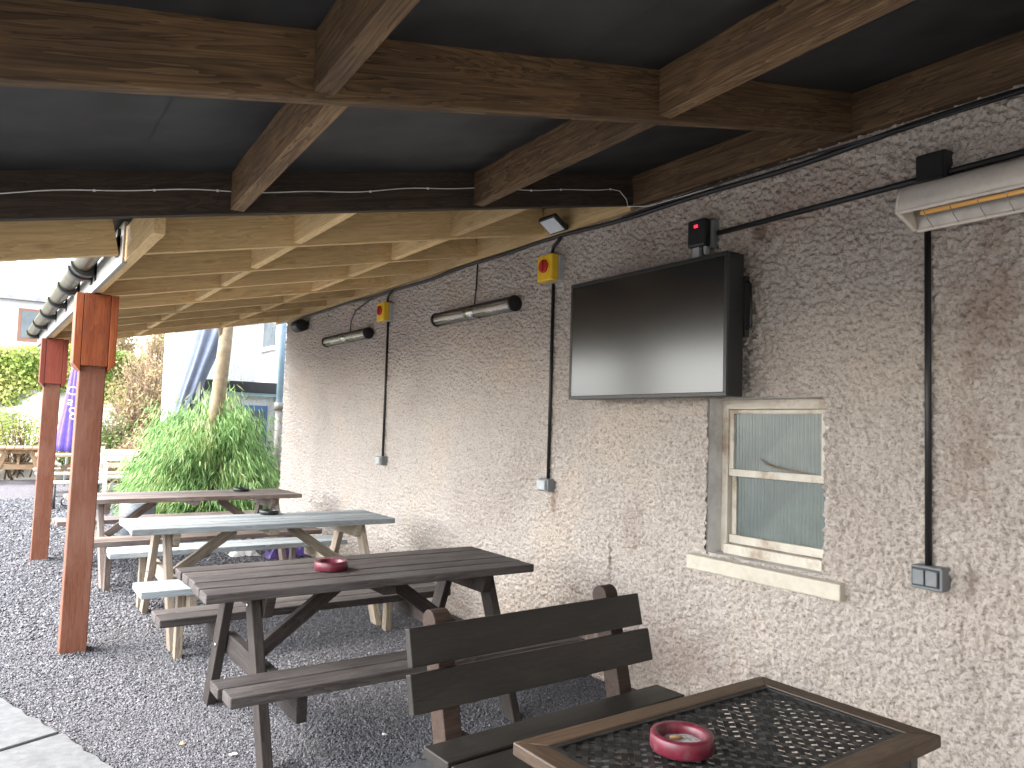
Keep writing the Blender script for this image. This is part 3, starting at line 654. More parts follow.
# ------------------------------------------------------------------ isolators, switches, lamps
def isolator(y, z, label):
    t_ = empty('isolator', (3.06, y, z-.1), label, 'isolator switch', 'yellow isolators on the wall')
    m = MB(); m.box((3.045, y-.085, z-.088), (3.1, y+.082, z+.088)); m.build('back_box', M['grey_pl2'], t_, bevel=.006)
    m = MB(); m.box((2.985, y-.084, z-.09), (3.044, y+.084, z+.09)); m.build('cover', M['yellow'], t_, bevel=.01)
    m = MB(); m.tube([(2.984, y, z+.01), (2.968, y, z+.01)], .045, 24); kn = m.build('knob', M['red'], t_, bevel=.004)
    m = MB(); m.box((2.958, y-.010, z-.03), (2.969, y+.010, z+.05)); m.build('pointer', M['red'], kn, bevel=.003)
isolator(4.10, 2.585, 'yellow isolator box with a red knob between television and nearer dark heater')
isolator(6.77, 2.585, 'yellow isolator box with a red knob between the two dark heaters')
def switch(y, z, w_, h_, label, double=False, mat='grey_pl'):
    t_ = empty('switch', (3.06, y, z-h_/2), label, 'switch')
    m = MB(); m.box((3.03, y-w_/2, z-h_/2), (3.1, y+w_/2, z+h_/2)); m.build('box', M[mat], t_, bevel=.008)
    if double:
        for k in (-1, 1): m = MB(); m.box((3.018, y+k*w_*.2-w_*.18, z-h_*.30), (3.031, y+k*w_*.2+w_*.18, z+h_*.34)); m.build('rocker', M[mat], t_, bevel=.004)
        m = MB(); m.box((3.0295, y-w_*.43, z-h_*.37), (3.0305, y+w_*.43, z+h_*.41)); m.build('gasket', M['black'], t_)
    else:
        m = MB(); m.box((3.012, y-w_*.36, z-h_*.36), (3.031, y+w_*.44, z+h_*.36)); m.build('rocker', M['grey_pl2'], t_, bevel=.005)
switch(1.58, .965, .125, .092, 'grey outdoor double switch right of the sash window', True)
switch(4.11, 1.13, .11, .085, 'small grey switch at the foot of the conduit left of the television')
switch(6.76, 1.155, .11, .085, 'small grey switch at the foot of the far conduit, near the back tables')
t_ = empty('floodlight', (2.98, 4.05, 2.8), 'small black floodlight with a white panel under the ledger above the yellow isolator', 'floodlight')
m = MB(); xf = Matrix.Translation((2.955, 3.965, 2.845)) @ Matrix.Rotation(math.radians(35), 4, 'Y'); m.xf = xf
m.box((-.075, -.09, -.012), (.06, .09, .016)); m.build('body', M['black'], t_, bevel=.006)
m = MB(xf); m.box((-.062, -.075, -.016), (.047, .075, -.0125)); m.build('panel', M['lens'], t_)
m = MB(); m.box((2.975, 3.92, 2.82), (3.043, 4.01, 2.855)); m.build('bracket', M['black'], t_, bevel=.003)
t_ = empty('wall_lamp', (3.02, 9.2, 2.62), 'round black lamp at the far end of the wall under the canopy', 'wall lamp')
m = MB(); m.tube([(2.99, 9.08, 2.68), (2.99, 9.30, 2.68)], .075, 20); m.build('lamp_head', M['black'], t_, bevel=.01)
m = MB(); m.box((3.03, 9.15, 2.64), (3.1, 9.25, 2.74)); m.build('bracket', M['black'], t_, bevel=.004)

# ------------------------------------------------------------------ picnic tables
def picnic(loc, ang, L, W, topz, off, bw, bz, top_mat, leg_mat, bench_mat, label, planks=5, bench_legs=True, btop=None, group='long picnic tables under the canopy'):
    T = Matrix.Translation(V((loc[0], loc[1], 0))) @ Matrix.Rotation(math.radians(ang), 4, 'Z')
    t_ = empty('picnic_table', (loc[0], loc[1], 0), label, 'picnic table', group, math.radians(ang))
    pt = .042; pw = W/planks
    m = MB(T)
    for i in range(planks):
        y = -W/2+pw*(i+.5); j0, j1 = random.uniform(-.008, .008), random.uniform(-.008, .008); dz = random.uniform(-.002, .002)
        m.board((-L/2+j0, y, topz-pt/2+dz), (L/2+j1, y, topz-pt/2+dz), pw-.013, pt)
    m.build('tabletop', top_mat, t_, bevel=.005)
    xi = L/2-.26
    for s in (-1, 1):
        m = MB(T); nb = 2; w1 = bw/nb
        for i in range(nb):
            y = s*off-bw/2+w1*(i+.5); j0 = random.uniform(-.012, .012); m.board((-L/2-.01+j0, y, bz-pt/2), (L/2-.01+j0, y, bz-pt/2), w1-.008, pt)
        m.build('seat', btop or bench_mat, t_, bevel=.005)
    for e_ in (-1, 1):
        x = e_*xi
        for s in (-1, 1):
            m = MB(T)
            top = V((x+.024*e_, s*W*.27, topz-pt-.002)); bot = V((x+.024*e_, s*(off*.78), -.03))
            m.board(top, bot, .095, .045, (1, 0, 0)); m.build('leg', leg_mat, t_, bevel=.004)
        m = MB(T); m.board((x-.024*e_, -off-bw*.42, bz-pt-.055), (x-.024*e_, off+bw*.42, bz-pt-.055), .045, .105, (0, 0, 1)); m.build('crossbar', leg_mat, t_, bevel=.004)
        m = MB(T); m.prism([(x-.047*e_, -W*.46, topz-pt-.001), (x-.047*e_, -W*.40, topz-pt-.10), (x-.047*e_, W*.40, topz-pt-.10), (x-.047*e_, W*.46, topz-pt-.001)], (.045*e_, 0, 0)); m.build('cleat', leg_mat, t_, bevel=.004)
        bm_ = MB(T)
        for s in (-1, 1):
            for (by, bz_) in ((s*(W*.27+(off*.78-W*.27)*.42), bz-pt-.06), (s*W*.29, topz-pt-.05)):
                bm_.tube([(x+.046*e_, by, bz_), (x+.054*e_, by, bz_)], .011, 8)
        bm_.build('bolts', M['steel'], t_)
        m = MB(T); m.board((x-.07*e_, 0, bz-pt-.03), (x-.48*e_, 0, topz-pt-.03), .07, .045, (0, 1, 0)); m.build('brace', leg_mat, t_, bevel=.004)
        if bench_legs:
            for s in (-1, 1):
                m = MB(T); m.board((x+.024*e_, s*off, bz-pt-.002), (x+.024*e_, s*off, -.03), .07, .045, (1, 0, 0)); m.build('bench_leg', leg_mat, t_, bevel=.004)
    m = MB(T); m.board((0, -W*.45, topz-pt-.024), (0, W*.45, topz-pt-.024), .07, .045); m.build('cleat', leg_mat, t_, bevel=.004)
    return t_
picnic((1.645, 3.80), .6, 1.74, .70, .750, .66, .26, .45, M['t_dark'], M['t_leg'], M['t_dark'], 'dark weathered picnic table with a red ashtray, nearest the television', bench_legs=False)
picnic((1.72, 5.93), 0.2, 1.90, .66, .755, .75, .34, .46, M['t_pale'], M['t_raw'], M['t_pale'], 'pale grey blue picnic table with a black ashtray, between the dark table and the brown one', planks=5)
picnic((1.61, 8.17), 3.0, 2.10, .72, .75, .76, .34, .45, M['t_brown'], M['t_brown'], M['t_brown'], 'brown picnic table farthest under the canopy in front of the bamboo', planks=4)

# ------------------------------------------------------------------ ashtrays
def ashtray(x, y, z, r, mat, label, hh=.045, red=True):
    t_ = empty('ashtray', (x, y, z), label, 'ashtray')
    m = MB(); ri = r*.70
    m.lathe([(0, .004), (r*.93, .0), (r*.99, .006), (r, hh*.5), (r*.985, hh-.004), (r*.95, hh), (r*.78, hh), (ri, hh-.006), (ri*.97, .014), (0, .012)], (x, y, z), 40)
    b_ = m.build('bowl', mat, t_)
    m = MB(); vs = [(x, y, z+.018)]; k = 24
    for i in range(k): vs.append((x+ri*.9*math.cos(i*6.283/k), y+ri*.9*math.sin(i*6.283/k), z+.0155+random.uniform(0, .004)))
    m.add(vs, [(0, 1+i, 1+(i+1) % k) for i in range(k)]); m.build('ash', M['ash'], t_)
    if red:
        m = MB(); a = random.uniform(0, 3)
        m.tube([(x+.01, y+.01, z+.022), (x+.01+.03*math.cos(a), y+.01+.03*math.sin(a), z+.024)], .004, 8); m.build('cigarette_end', M['leaf_litter'], t_)
ashtray(1.45, 3.77, .752, .085, M['red_ash'], 'red round ashtray on the dark weathered picnic table')
ashtray(1.837, 6.18, .758, .078, M['black_ash'], 'black round ashtray on the pale grey blue picnic table', .03, False)
ashtray(2.17, 8.33, .753, .082, M['black_ash'], 'black round ashtray on the brown picnic table by the bamboo', .03, False)
ashtray(1.395, 1.305, .748, .076, M['red_ash'], 'dark red round ashtray on the lattice cafe table', .04)

# ------------------------------------------------------------------ dark bench with backrest
A_ = math.radians(3.6)
bn = empty('bench', (1.80, 2.275, 0), 'black stained bench with two plank backrest behind the lattice cafe table', 'bench', rz=A_)
T = Matrix.Translation((1.80, 2.275, 0)) @ Matrix.Rotation(A_, 4, 'Z')
for (y, z, w_) in ((-.03, .44, .15), (-.20, .437, .155)):
    m = MB(T); m.board((-.575, y, z-.015), (.565, y, z-.015), w_, .035); m.build('seat_plank', M['bench'], bn, bevel=.004)
lean = math.radians(14); bu = V((0, math.sin(lean), math.cos(lean))); bnrm = V((0, -math.cos(lean), math.sin(lean)))
b0 = V((0, .085, .44))
for (d, hw, x0, x1) in ((.152, .131, -.590, .592), (.302, .131, -.580, .562)):
    m = MB(T); c = b0+bu*d; m.board(V((x0, 0, 0))+c, V((x1, 0, 0))+c, .032, hw, bu); m.build('back_plank', M['bench'], bn, bevel=.004)
for x in (-.455, .40):
    m = MB(T); c = b0-bnrm*.017; hw = .042
    pts = []; t0, t1 = -.52, .378
    prof = [(0, t0), (.085, t0), (.085, t1)]+[(.0425+.0425*math.cos(a), t1+.042*math.sin(a)) for a in np.linspace(0.01, math.pi-.01, 10)]+[(0, t1)]
    m.prism([V((x, 0, 0))+c-bnrm*p[0]+bu*p[1] for p in prof], (.072, 0, 0)); m.build('upright', M['bench_end'], bn, bevel=.004)
    m = MB(T); m.board((x+.03, -.22, .402), (x+.03, -.22, -.02), .07, .05, (1, 0, 0)); m.build('leg', M['bench_end'], bn, bevel=.004)
    m = MB(T); m.board((x+.085, -.27, .38), (x+.085, .15, .38), .045, .07); m.build('rail', M['bench_end'], bn, bevel=.004)

# ------------------------------------------------------------------ cafe table with woven metal top
A_ = math.radians(1.8); TW, TD, TZ = .965, .545, .747
cx_, cy_ = 1.56, 1.287
ct = empty('cafe_table', (cx_, cy_, 0), 'small cafe table with brown wooden frame and dark lattice metal top', 'table', rz=A_)
T = Matrix.Translation((cx_, cy_, 0)) @ Matrix.Rotation(A_, 4, 'Z'); fw = .062
for (a, b_) in (((-1, 1), (1, 1)), ((1, 1), (1, -1)), ((1, -1), (-1, -1)), ((-1, -1), (-1, 1))):   # mitred frame
    o1 = V((a[0]*TW/2, a[1]*TD/2, TZ-.032)); o2 = V((b_[0]*TW/2, b_[1]*TD/2, TZ-.032)); i1 = V((a[0]*(TW/2-fw), a[1]*(TD/2-fw), TZ-.032)); i2 = V((b_[0]*(TW/2-fw), b_[1]*(TD/2-fw), TZ-.032))
    m = MB(T); m.prism([o1, o2, i2, i1], (0, 0, .032))
    if abs(o1.x-o2.x) < .01:
        m.g = [V((p.y, p.x, p.z)) for p in m.g]
    m.build('frame_rail', M['cafe'], ct, bevel=.004)
hx_, hy_ = TW/2-fw-.001, TD/2-fw-.001
m = MB(T); P = .0305; sw = .0148
dirs = [V((math.cos(math.radians(a)), math.sin(math.radians(a)), 0)) for a in (48, -48)]
for k, d in enumerate(dirs):
    nrm = V((-d.y, d.x, 0))
    for i in range(-40, 41):
        c = nrm*(i*P); ts = []
        lo, hi = -9, 9
        for ax, lim in ((0, hx_), (1, hy_)):
            if abs(d[ax]) > 1e-6:
                t0, t1 = sorted(((-lim-c[ax])/d[ax], (lim-c[ax])/d[ax])); lo, hi = max(lo, t0), min(hi, t1)
        if hi-lo < .02: continue
        z = TZ-.006-(.0035 if k else 0)
        # woven: strip undulates over and under
        n_ = max(2, int((hi-lo)/(P*1.0)))
        pts = [c+d*(lo+(hi-lo)*j/n_)+V((0, 0, z+(.002 if (j+i+k) % 2 else -.002))) for j in range(n_+1)]
        vs, fs = [], []
        for p in pts: vs += [p+nrm*(sw/2), p-nrm*(sw/2), p-nrm*(sw/2)-V((0, 0, .003)), p+nrm*(sw/2)-V((0, 0, .003))]
        for j in range(n_):
            for q_ in range(4): fs.append((4*j+q_, 4*j+(q_+1) % 4, 4*j+4+(q_+1) % 4, 4*j+4+q_))
        fs += [(0, 3, 2, 1), (4*n_, 4*n_+1, 4*n_+2, 4*n_+3)]
        m.add(vs, fs)
m.box((-hx_, -hy_, TZ-.02), (hx_, -hy_+.014, TZ-.003)); m.box((-hx_, hy_-.014, TZ-.02), (hx_, hy_, TZ-.003)); m.box((-hx_, -hy_+.014, TZ-.02), (-hx_+.014, hy_-.014, TZ-.003)); m.box((hx_-.014, -hy_+.014, TZ-.02), (hx_, hy_-.014, TZ-.003))
m.build('lattice_top', M['lattice'], ct)
for sx in (-1, 1):
    for sy in (-1, 1):
        m = MB(T); m.board((sx*(TW/2-.06), sy*(TD/2-.06), TZ-.033), (sx*(TW/2-.05), sy*(TD/2-.05), .02), .04, .04, (0, 1, 0)); m.build('leg', M['blackmetal'], ct, bevel=.004)

# ------------------------------------------------------------------ litter
def crumple(name, c, sx, sy, sz, mat, label, cat):
    n_ = 9; vs, fs = [], []
    for i in range(n_):
        for j in range(n_):
            u, v = i/(n_-1)-.5, j/(n_-1)-.5; r_ = 1-min(1, 2*max(abs(u), abs(v)))**2
            vs.append((c[0]+u*sx+random.uniform(-.012, .012)*sx*3, c[1]+v*sy+random.uniform(-.012, .012)*sy*3, c[2]+.004+sz*r_*(.5+random.random()*.7)))
    for i in range(n_-1):
        for j in range(n_-1): a = i*n_+j; fs += [(a, a+n_, a+n_+1), (a, a+n_+1, a+1)]
    m = MB(); m.add(vs, fs); o = m.build(name, mat, base=True, label=label, cat=cat)
    md = o.modifiers.new('solid', 'SOLIDIFY'); md.thickness = .003
crumple('paper', (2.33, 8.7, .01), .30, .22, .11, M['paper'], 'crumpled white paper on the gravel beneath the brown table', 'litter')
crumple('bag', (2.66, 8.45, .01), .32, .25, .13, M['purple_d'], 'crumpled dark purple bag on the gravel under the brown table', 'bag')
crumple('bag', (2.93, 8.5, .01), .3, .25, .16, M['purple'], 'brighter purple bag lying against the wall beside the brown table', 'bag')
for (x, y, mt, lb) in ((.78, 3.78, 'leaf_litter', 'dry tan leaf on the gravel near the concrete path'), (.95, 3.55, 'paper', 'tiny white scrap on the gravel beside the dark table bench'), (1.62, 3.42, 'paper', 'tiny pale scrap on the gravel under the dark table seat'), (1.55, 4.3, 'leaf_litter', 'small brown leaf under the dark weathered table')):
    m = MB(); a = random.uniform(0, 3); s_ = .022; pts = [(x+s_*math.cos(a+k*1.05)*random.uniform(.5, 1.1), y+s_*math.sin(a+k*1.05)*random.uniform(.5, 1.1), .014+random.uniform(0, .006)) for k in range(6)]
    m.add(pts+[(x, y, .022)], [(k, (k+1) % 6, 6) for k in range(6)]); m.build('leaf' if mt == 'leaf_litter' else 'scrap', M[mt], base=True, label=lb, cat='litter')

# ------------------------------------------------------------------ bamboo, tree
def rotz(v, a): return np.array([v[0]*math.cos(a)-v[1]*math.sin(a), v[0]*math.sin(a)+v[1]*math.cos(a), v[2]])
bam = empty('bamboo', (2.35, 11.5, 0), 'bushy bright green bamboo clump beyond the last table at the wall end', 'bamboo')
Pl, Dl, Rl = [], [], []
cl = MB()
for k in range(900):
    # clump tips spread over a dome
    th = rng.uniform(0, 2*math.pi); ph = math.acos(rng.uniform(0, 1)); rr = rng.uniform(.72, 1.02)
    bumpy = 1+.13*math.sin(th*5+1)+.12*math.sin(ph*9+th*3)+rng.normal(0, .05)
    d = np.array([math.sin(ph)*math.cos(th), math.sin(ph)*math.sin(th), math.cos(ph)])
    z_lim = d[2]*1.52*rr*bumpy+.12
    tip = np.array([2.50+d[0]*.88*rr*bumpy, 11.55+d[1]*1.15*rr*bumpy, z_lim])
    if ph > 1.25: tip[2] = rng.uniform(.1, .8)
    base_t = rng.normal(0, .22)+.42+.25*(rr-.87)/.15  # inner clumps darker: shade in the gaps is put into the leaf colour
    nl = int(rng.uniform(34, 56))
    q_ = tip+rng.normal(0, 1, (nl, 3))*np.array([.10, .10, .12])
    dd = np.stack([np.full(nl, d[0]*.7), np.full(nl, d[1]*.7), np.full(nl, -.5)], 1)+rng.normal(0, .34, (nl, 3)); dd[:, 2] -= .6
    Pl.append(q_); Dl.append(dd); Rl.append(np.clip(base_t+rng.normal(0, .18, nl), 0, 1))
Pl, Dl, Rl = np.concatenate(Pl), np.concatenate(Dl), np.concatenate(Rl)
Pl[:, 0] = np.where(Pl[:, 1] < 10.2, np.minimum(Pl[:, 0], 3.0), Pl[:, 0]); Pl[:, 2] = np.maximum(Pl[:, 2], .05)
v_, f_ = leaves(Pl, Dl, rng.uniform(.10, .18, len(Pl)), rng.uniform(.013, .022, len(Pl)))
np_mesh('foliage', v_, f_, M['bamboo'], bam, rnd=np.repeat(Rl, 4))
for k in range(45):
    a = random.uniform(0, 6.28); r_ = random.uniform(.1, .55); x, y = 2.4+r_*math.cos(a), 11.55+r_*math.sin(a); hgt = random.uniform(.9, 1.4)
    cl.tube([(x, y, 0), (x+.1*math.cos(a), y+.1*math.sin(a), hgt*.6), (x+.35*math.cos(a), y+.35*math.sin(a), hgt)], .008, 6)
cl.build('stem', M['green_leaf'] if False else M['bark'], bam)
tub = MB(); tub.lathe([(0, .0), (.17, .0), (.20, .30), (.21, .46), (.195, .46), (.18, .30), (0, .28)], (1.47, 10.35, 0), 24); tub.build('plant_pot', M['tub'], base=True, label='grey plant pot on the gravel beside the bamboo', cat='plant pot')

def tree(loc, lean, hgt, r0, crown_c, crown_r, nleaf, lmat, label, group=None, bark='bark', leafs=.14, limb_n=7):
    t_ = empty('tree', loc, label, 'tree', group)
    L0 = V(loc); top = L0+V((lean[0], lean[1], hgt)); m = MB()
    pts = [L0.lerp(top, t)+V((.04*math.sin(t*5), .03*math.cos(t*4), 0)) for t in np.linspace(0, 1, 9)]
    m.tube(pts, r0, 14, radii=[r0*(1.25 if i == 0 else 1-.45*i/8) for i in range(9)]); m.build('trunk', M[bark], t_)
    P, D = [], []
    C = V(crown_c)
    for i in range(limb_n):
        a = i*6.283/limb_n+random.uniform(-.3, .3); st = pts[random.randint(4, 8)]
        en = C+V((math.cos(a)*crown_r[0]*.75, math.sin(a)*crown_r[1]*.75, random.uniform(-.3, .6)*crown_r[2])); mid = st.lerp(en, .5)+V((0, 0, .15))
        m = MB(); m.tube([st, mid, en], r0*.35, 7, radii=[r0*.45, r0*.25, r0*.06]); m.build('limb', M[bark], t_)
    ncl = max(30, nleaf//60)
    for i in range(ncl):
        d = rng.normal(size=3); d /= np.linalg.norm(d); r_ = rng.uniform(.45, 1)**.6
        c = np.array(C)+d*np.array(crown_r)*r_; n_ = nleaf//ncl
        P.append(c+rng.normal(0, .16*max(crown_r), (n_, 3))*.8); D.append(rng.normal(size=(n_, 3))+np.array([0, 0, -.3]))
    P, D = np.concatenate(P), np.concatenate(D)
    v_, f_ = leaves(P, D, rng.uniform(.7, 1.3, len(P))*leafs, rng.uniform(.5, .7, len(P))*leafs)
    np_mesh('crown', v_, f_, M[lmat], t_, rnd=np.repeat(rng.beta(2, 2, len(P)), 4))
    return t_
tree((2.33, 11.15, 0), (.46, .1), 5.0, .12, (2.8, 11.6, 5.8), (1.6, 1.6, 1.2), 3500, 'green_leaf', 'pale barked tree trunk rising out of the bamboo')

# ------------------------------------------------------------------ rear house with flat roofed porch, downpipe, blue parasol
rh = empty('house', (4.4, 14.5, 0), 'white pebbledash rear house with a low flat roofed porch behind the bamboo', 'house')
m = MB(); m.box((2.40, 14, 0), (9, 14.9, 6.5)); m.build('wall', M['roughcast2'], rh)
m = MB(); m.box((3.80, 12.3, 0), (9, 13.998, 6.2)); m.build('side_wall', M['roughcast2'], rh)
m = MB(); m.box((2.72, 12.75, 0), (3.795, 13.995, 1.93)); m.build('porch_wall', M['roughcast2'], rh)
m = MB(); m.box((2.60, 12.6, 1.955), (3.79, 13.99, 2.13)); m.build('porch_roof', M['felt'], rh, bevel=.01)
m = MB(); m.box((2.66, 12.66, 1.90), (3.79, 12.74, 1.953)); m.build('porch_fascia', M['pipe_b'], rh)
m = MB(); m.box((3.30, 12.73, .9), (3.68, 12.748, 1.75)); wn = m.build('porch_window', M['blue_paint'], rh, bevel=.004)
m = MB(); m.box((3.35, 12.722, .95), (3.63, 12.729, 1.66)); m.build('pane', M['darkglass'], wn)
m = MB(); m.box((3.787, 12.9, 2.78), (3.80, 13.6, 3.9)); wn = m.build('window', M['darkglass'], rh)
m = MB(); m.box((3.72, 12.8, 2.70), (3.86, 13.7, 2.765)); m.build('sill', M['white'], wn)
dp = empty('downpipe', (3.72, 12.25, 0), 'pale blue downpipe with a dirty lower length on the rear house corner', 'downpipe')
m = MB(); m.tube([(3.72, 12.24, 1.75), (3.72, 12.24, 5.5)], .055, 14); m.build('upper_pipe', M['pipe_b'], dp)
m = MB(); m.tube([(3.72, 12.24, 0), (3.72, 12.24, 1.74)], .06, 14); m.build('lower_pipe', M['pipe_d'], dp)
m = MB(); m.tube([(3.72, 12.24, 1.68), (3.72, 12.24, 1.80)], .085, 14); m.build('joint', M['pipe_d'], dp)
def furled(name, p0, p1, r0, r1, mat, label, pole=True, folds=7, letters=None):
    t_ = empty(name, (p0[0], p0[1], 0), label, 'parasol')
    p0, p1 = V(p0), V(p1); a = (p1-p0).normalized(); s_ = a.cross(V((0, 1, .1))).normalized(); q_ = a.cross(s_)
    vs, fs, seg, nr = [], [], folds*6, 12
    for k in range(nr+1):
        t = k/nr; c = p0.lerp(p1, t); r_ = (r0+(r1-r0)*t)*(1+.05*math.sin(t*9))
        for i in range(seg):
            th = 6.283*i/seg; rr = r_*(1+.22*math.cos(folds*th+1.5*t)+.06*math.sin(3*th+4*t)); vs.append(c+s_*(rr*math.cos(th))+q_*(rr*math.sin(th)))
    for k in range(nr):
        for i in range(seg): fs.append((k*seg+i, k*seg+(i+1) % seg, (k+1)*seg+(i+1) % seg, (k+1)*seg+i))
    fs.append(list(range(seg))[::-1]); fs.append([nr*seg+i for i in range(seg)])
    m = MB(); m.add(vs, fs, None, None, True); can = m.build('canopy', mat, t_)
    return t_, can
bp, _ = furled('parasol', (2.16, 11.9, 1.45), (2.66, 11.95, 3.05), .085, .20, M['blue_cloth'], 'furled blue grey parasol leaning behind the tree trunk')
m = MB(); m.tube([(1.75, 11.85, .0), (2.16, 11.9, 1.46)], .03, 10); m.build('pole', M['grey_pl'], bp)
m = MB(); m.box((2.22, 11.82, 1.72), (2.40, 11.86, 1.77)); m.box((2.22, 11.82, 1.5), (2.26, 11.86, 1.72)); m.box((2.36, 11.82, 1.45), (2.42, 11.86, 2.05)); m.build('bracket', M['white'], bp)
m = MB(); m.tube([(2.44, 11.9, 0), (2.46, 11.9, 2.3)], .035, 10); m.build('mast', M['black'], bp)

# purple parasol
pp, can = furled('parasol', (1.22, 18.6, .74), (1.30, 18.6, 2.55), .20, .07, M['purple'], 'furled purple parasol with white lettering seen between the posts', folds=8)
m = MB(); m.tube([(1.2, 18.6, 0), (1.31, 18.6, 2.75)], .025, 10); m.build('pole', M['grey_pl2'], pp)
for ch, z, dx in (('C', 1.95, -.03), ('a', 1.72, .0), ('c', 1.56, .03), ('o', 1.43, .05)):
    fc = bpy.data.curves.new('letter', 'FONT'); fc.body = ch; fc.size = .26; fc.extrude = .01; fo = bpy.data.objects.new('letter', fc)
    me = bpy.data.meshes.new_from_object(fo); bpy.data.objects.remove(fo)
    X = Matrix.Translation((1.14+dx, 18.6-.24, z)) @ Matrix.Rotation(math.radians(90), 4, 'X') @ Matrix.Rotation(math.radians(-12), 4, 'Z'); me.transform(X)
    o = bpy.data.objects.new('letter', me); COL.objects.link(o); me.materials.append(M['lettering']); o.parent = can; o.matrix_parent_inverse = WORLD[can].inverted()

# ------------------------------------------------------------------ background furniture
picnic((.40, 20.0), 88, 1.5, .80, .78, .62, .26, .45, M['orange'], M['orange'], M['orange'], 'orange brown picnic table at the far left, end on to the path', bench_legs=False, btop=M['grey_slat'], group='orange brown picnic tables in the far yard')
picnic((1.45, 16.8), 0, 1.7, .80, .76, .62, .26, .45, M['orange'], M['orange'], M['orange'], 'orange brown picnic table seen side on between the two posts', bench_legs=False, btop=M['grey_slat'], group='orange brown picnic tables in the far yard')
# scroll iron bench
ib = empty('iron_bench', (.98, 14.2, 0), 'small bench with black scroll iron ends between the posts', 'bench')
m = MB()
for i in range(4): m.board((.70, 14.02+i*.1, .42), (1.5, 14.02+i*.1, .42), .085, .03)
m.build('seat', M['grey_slat'], ib, bevel=.004)
for x in (.78, 1.42):
    m = MB()
    for (cx2, cz2, r2, a0_, a1_) in ((14.05, .10, .10, 0, 5.2), (14.28, .12, .11, 2.5, 8.2), (14.16, .28, .11, 1, 6.5), (14.05, .30, .07, 3, 8)):
        m.tube([(x, cx2+r2*(1-.5*(t-a0_)/(a1_-a0_))*math.cos(t), cz2+r2*(1-.5*(t-a0_)/(a1_-a0_))*math.sin(t)) for t in np.linspace(a0_, a1_, 22)], .014, 6)
    m.tube([(x, 13.98, .41), (x, 13.94, 0)], .018, 6); m.tube([(x, 14.34, .41), (x, 14.40, 0)], .018, 6)
    m.build('scroll_end', M['blackmetal'], ib)
m = MB()
for (cx2, cz2, r2, a0_, a1_) in ((.95, .12, .10, 0, 5.2), (1.2, .12, .10, 2.5, 8.2), (1.07, .28, .11, 1, 6.5), (1.3, .28, .08, 3, 8)):
    m.tube([(cx2+r2*(1-.5*(t-a0_)/(a1_-a0_))*math.cos(t), 13.97, cz2+r2*(1-.5*(t-a0_)/(a1_-a0_))*math.sin(t)) for t in np.linspace(a0_, a1_, 22)], .012, 6)
m.build('scroll_apron', M['blackmetal'], ib)
# slatted bleached bench beside the bamboo
sb = empty('slatted_bench', (1.95, 15.0, 0), 'bleached slatted garden bench left of the bamboo', 'bench')
for i, (y, z) in enumerate(((15.5, .86), (15.48, .74), (15.46, .62))): m = MB(); m.board((1.55, y, z), (3.0, y, z), .03, .085); m.build('back_slat', M['grey_slat'], sb, bevel=.004)
m = MB()
for i in range(5): m.board((1.55, 14.95+i*.1, .43), (3.0, 14.95+i*.1, .43), .08, .03)
m.build('seat', M['grey_slat'], sb, bevel=.004)
for x in (1.58, 2.95):
    m = MB(); m.board((x, 15.54, 0), (x, 15.54, .95), .06, .05, (0, 1, 0)); m.build('leg', M['grey_slat'], sb, bevel=.004)
    m = MB(); m.board((x, 14.93, 0), (x, 14.93, .66), .06, .05, (0, 1, 0)); m.build('leg', M['grey_slat'], sb, bevel=.004)
    m = MB(); m.board((x, 14.9, .675), (x, 15.5, .675), .07, .03); m.build('armrest', M['grey_slat'], sb, bevel=.004)

# ------------------------------------------------------------------ bank, ivy wall, house, shrubs, trees
bk = []
nx, nr = 60, 10; vs, fs = [], []
for i in range(nx+1):
    x = -14+i*.4
    for j in range(nr+1):
        t = j/nr; vs.append((x+random.uniform(-.1, .1), 20.6+t*2.6+random.uniform(-.16, .16), -.05+t*2.0+random.uniform(-.15, .15)*(j > 0)+.25*math.sin(x*.9)*t))
for i in range(nx):
    for j in range(nr): a = i*(nr+1)+j; fs.append((a, a+nr+1, a+nr+2, a+1))
m = MB(); m.add(vs, fs); m.build('bank', M['stone_w'], kind='structure')
iv = empty('ivy_wall', (-3, 23.9, 0), 'high garden wall thickly covered in bright green ivy below the white house', 'wall')
m = MB(); m.box((-14, 23.6, 0), (5.5, 24.1, 3.0)); m.build('wall', M['stone_w'], iv)
n_ = 30000; P = np.stack([rng.uniform(-6, 3.2, n_), 23.5-np.abs(rng.normal(0, .22, n_)), rng.uniform(1.75, 3.3, n_)], 1); P[:, 1] -= .35*vnoise(P[:, 0]*1.5, P[:, 2]*1.5, 70)
P[:, 2] += .35*(vnoise(P[:, 0]*1.3, P[:, 0]*0, 71)-.5)
D = rng.normal(0, .5, (n_, 3))+np.array([0, -.5, -.7]); v_, f_ = leaves(P, D, rng.uniform(.06, .13, n_), rng.uniform(.055, .10, n_))
tone = np.clip(.5+.9*(vnoise(P[:, 0]*1.8, P[:, 2]*1.8, 73)-.5)+rng.normal(0, .16, n_), 0, 1)
np_mesh('ivy', v_, f_, M['ivy'], iv, rnd=np.repeat(tone, 4))
hs_ = empty('house', (-4.5, 36, 0), 'white rendered house with a pale slate roof at the far left', 'house')
m = MB(); m.box((-14, 33, 0), (2.35, 41, 5.75)); m.build('wall', M['render_w'], hs_)
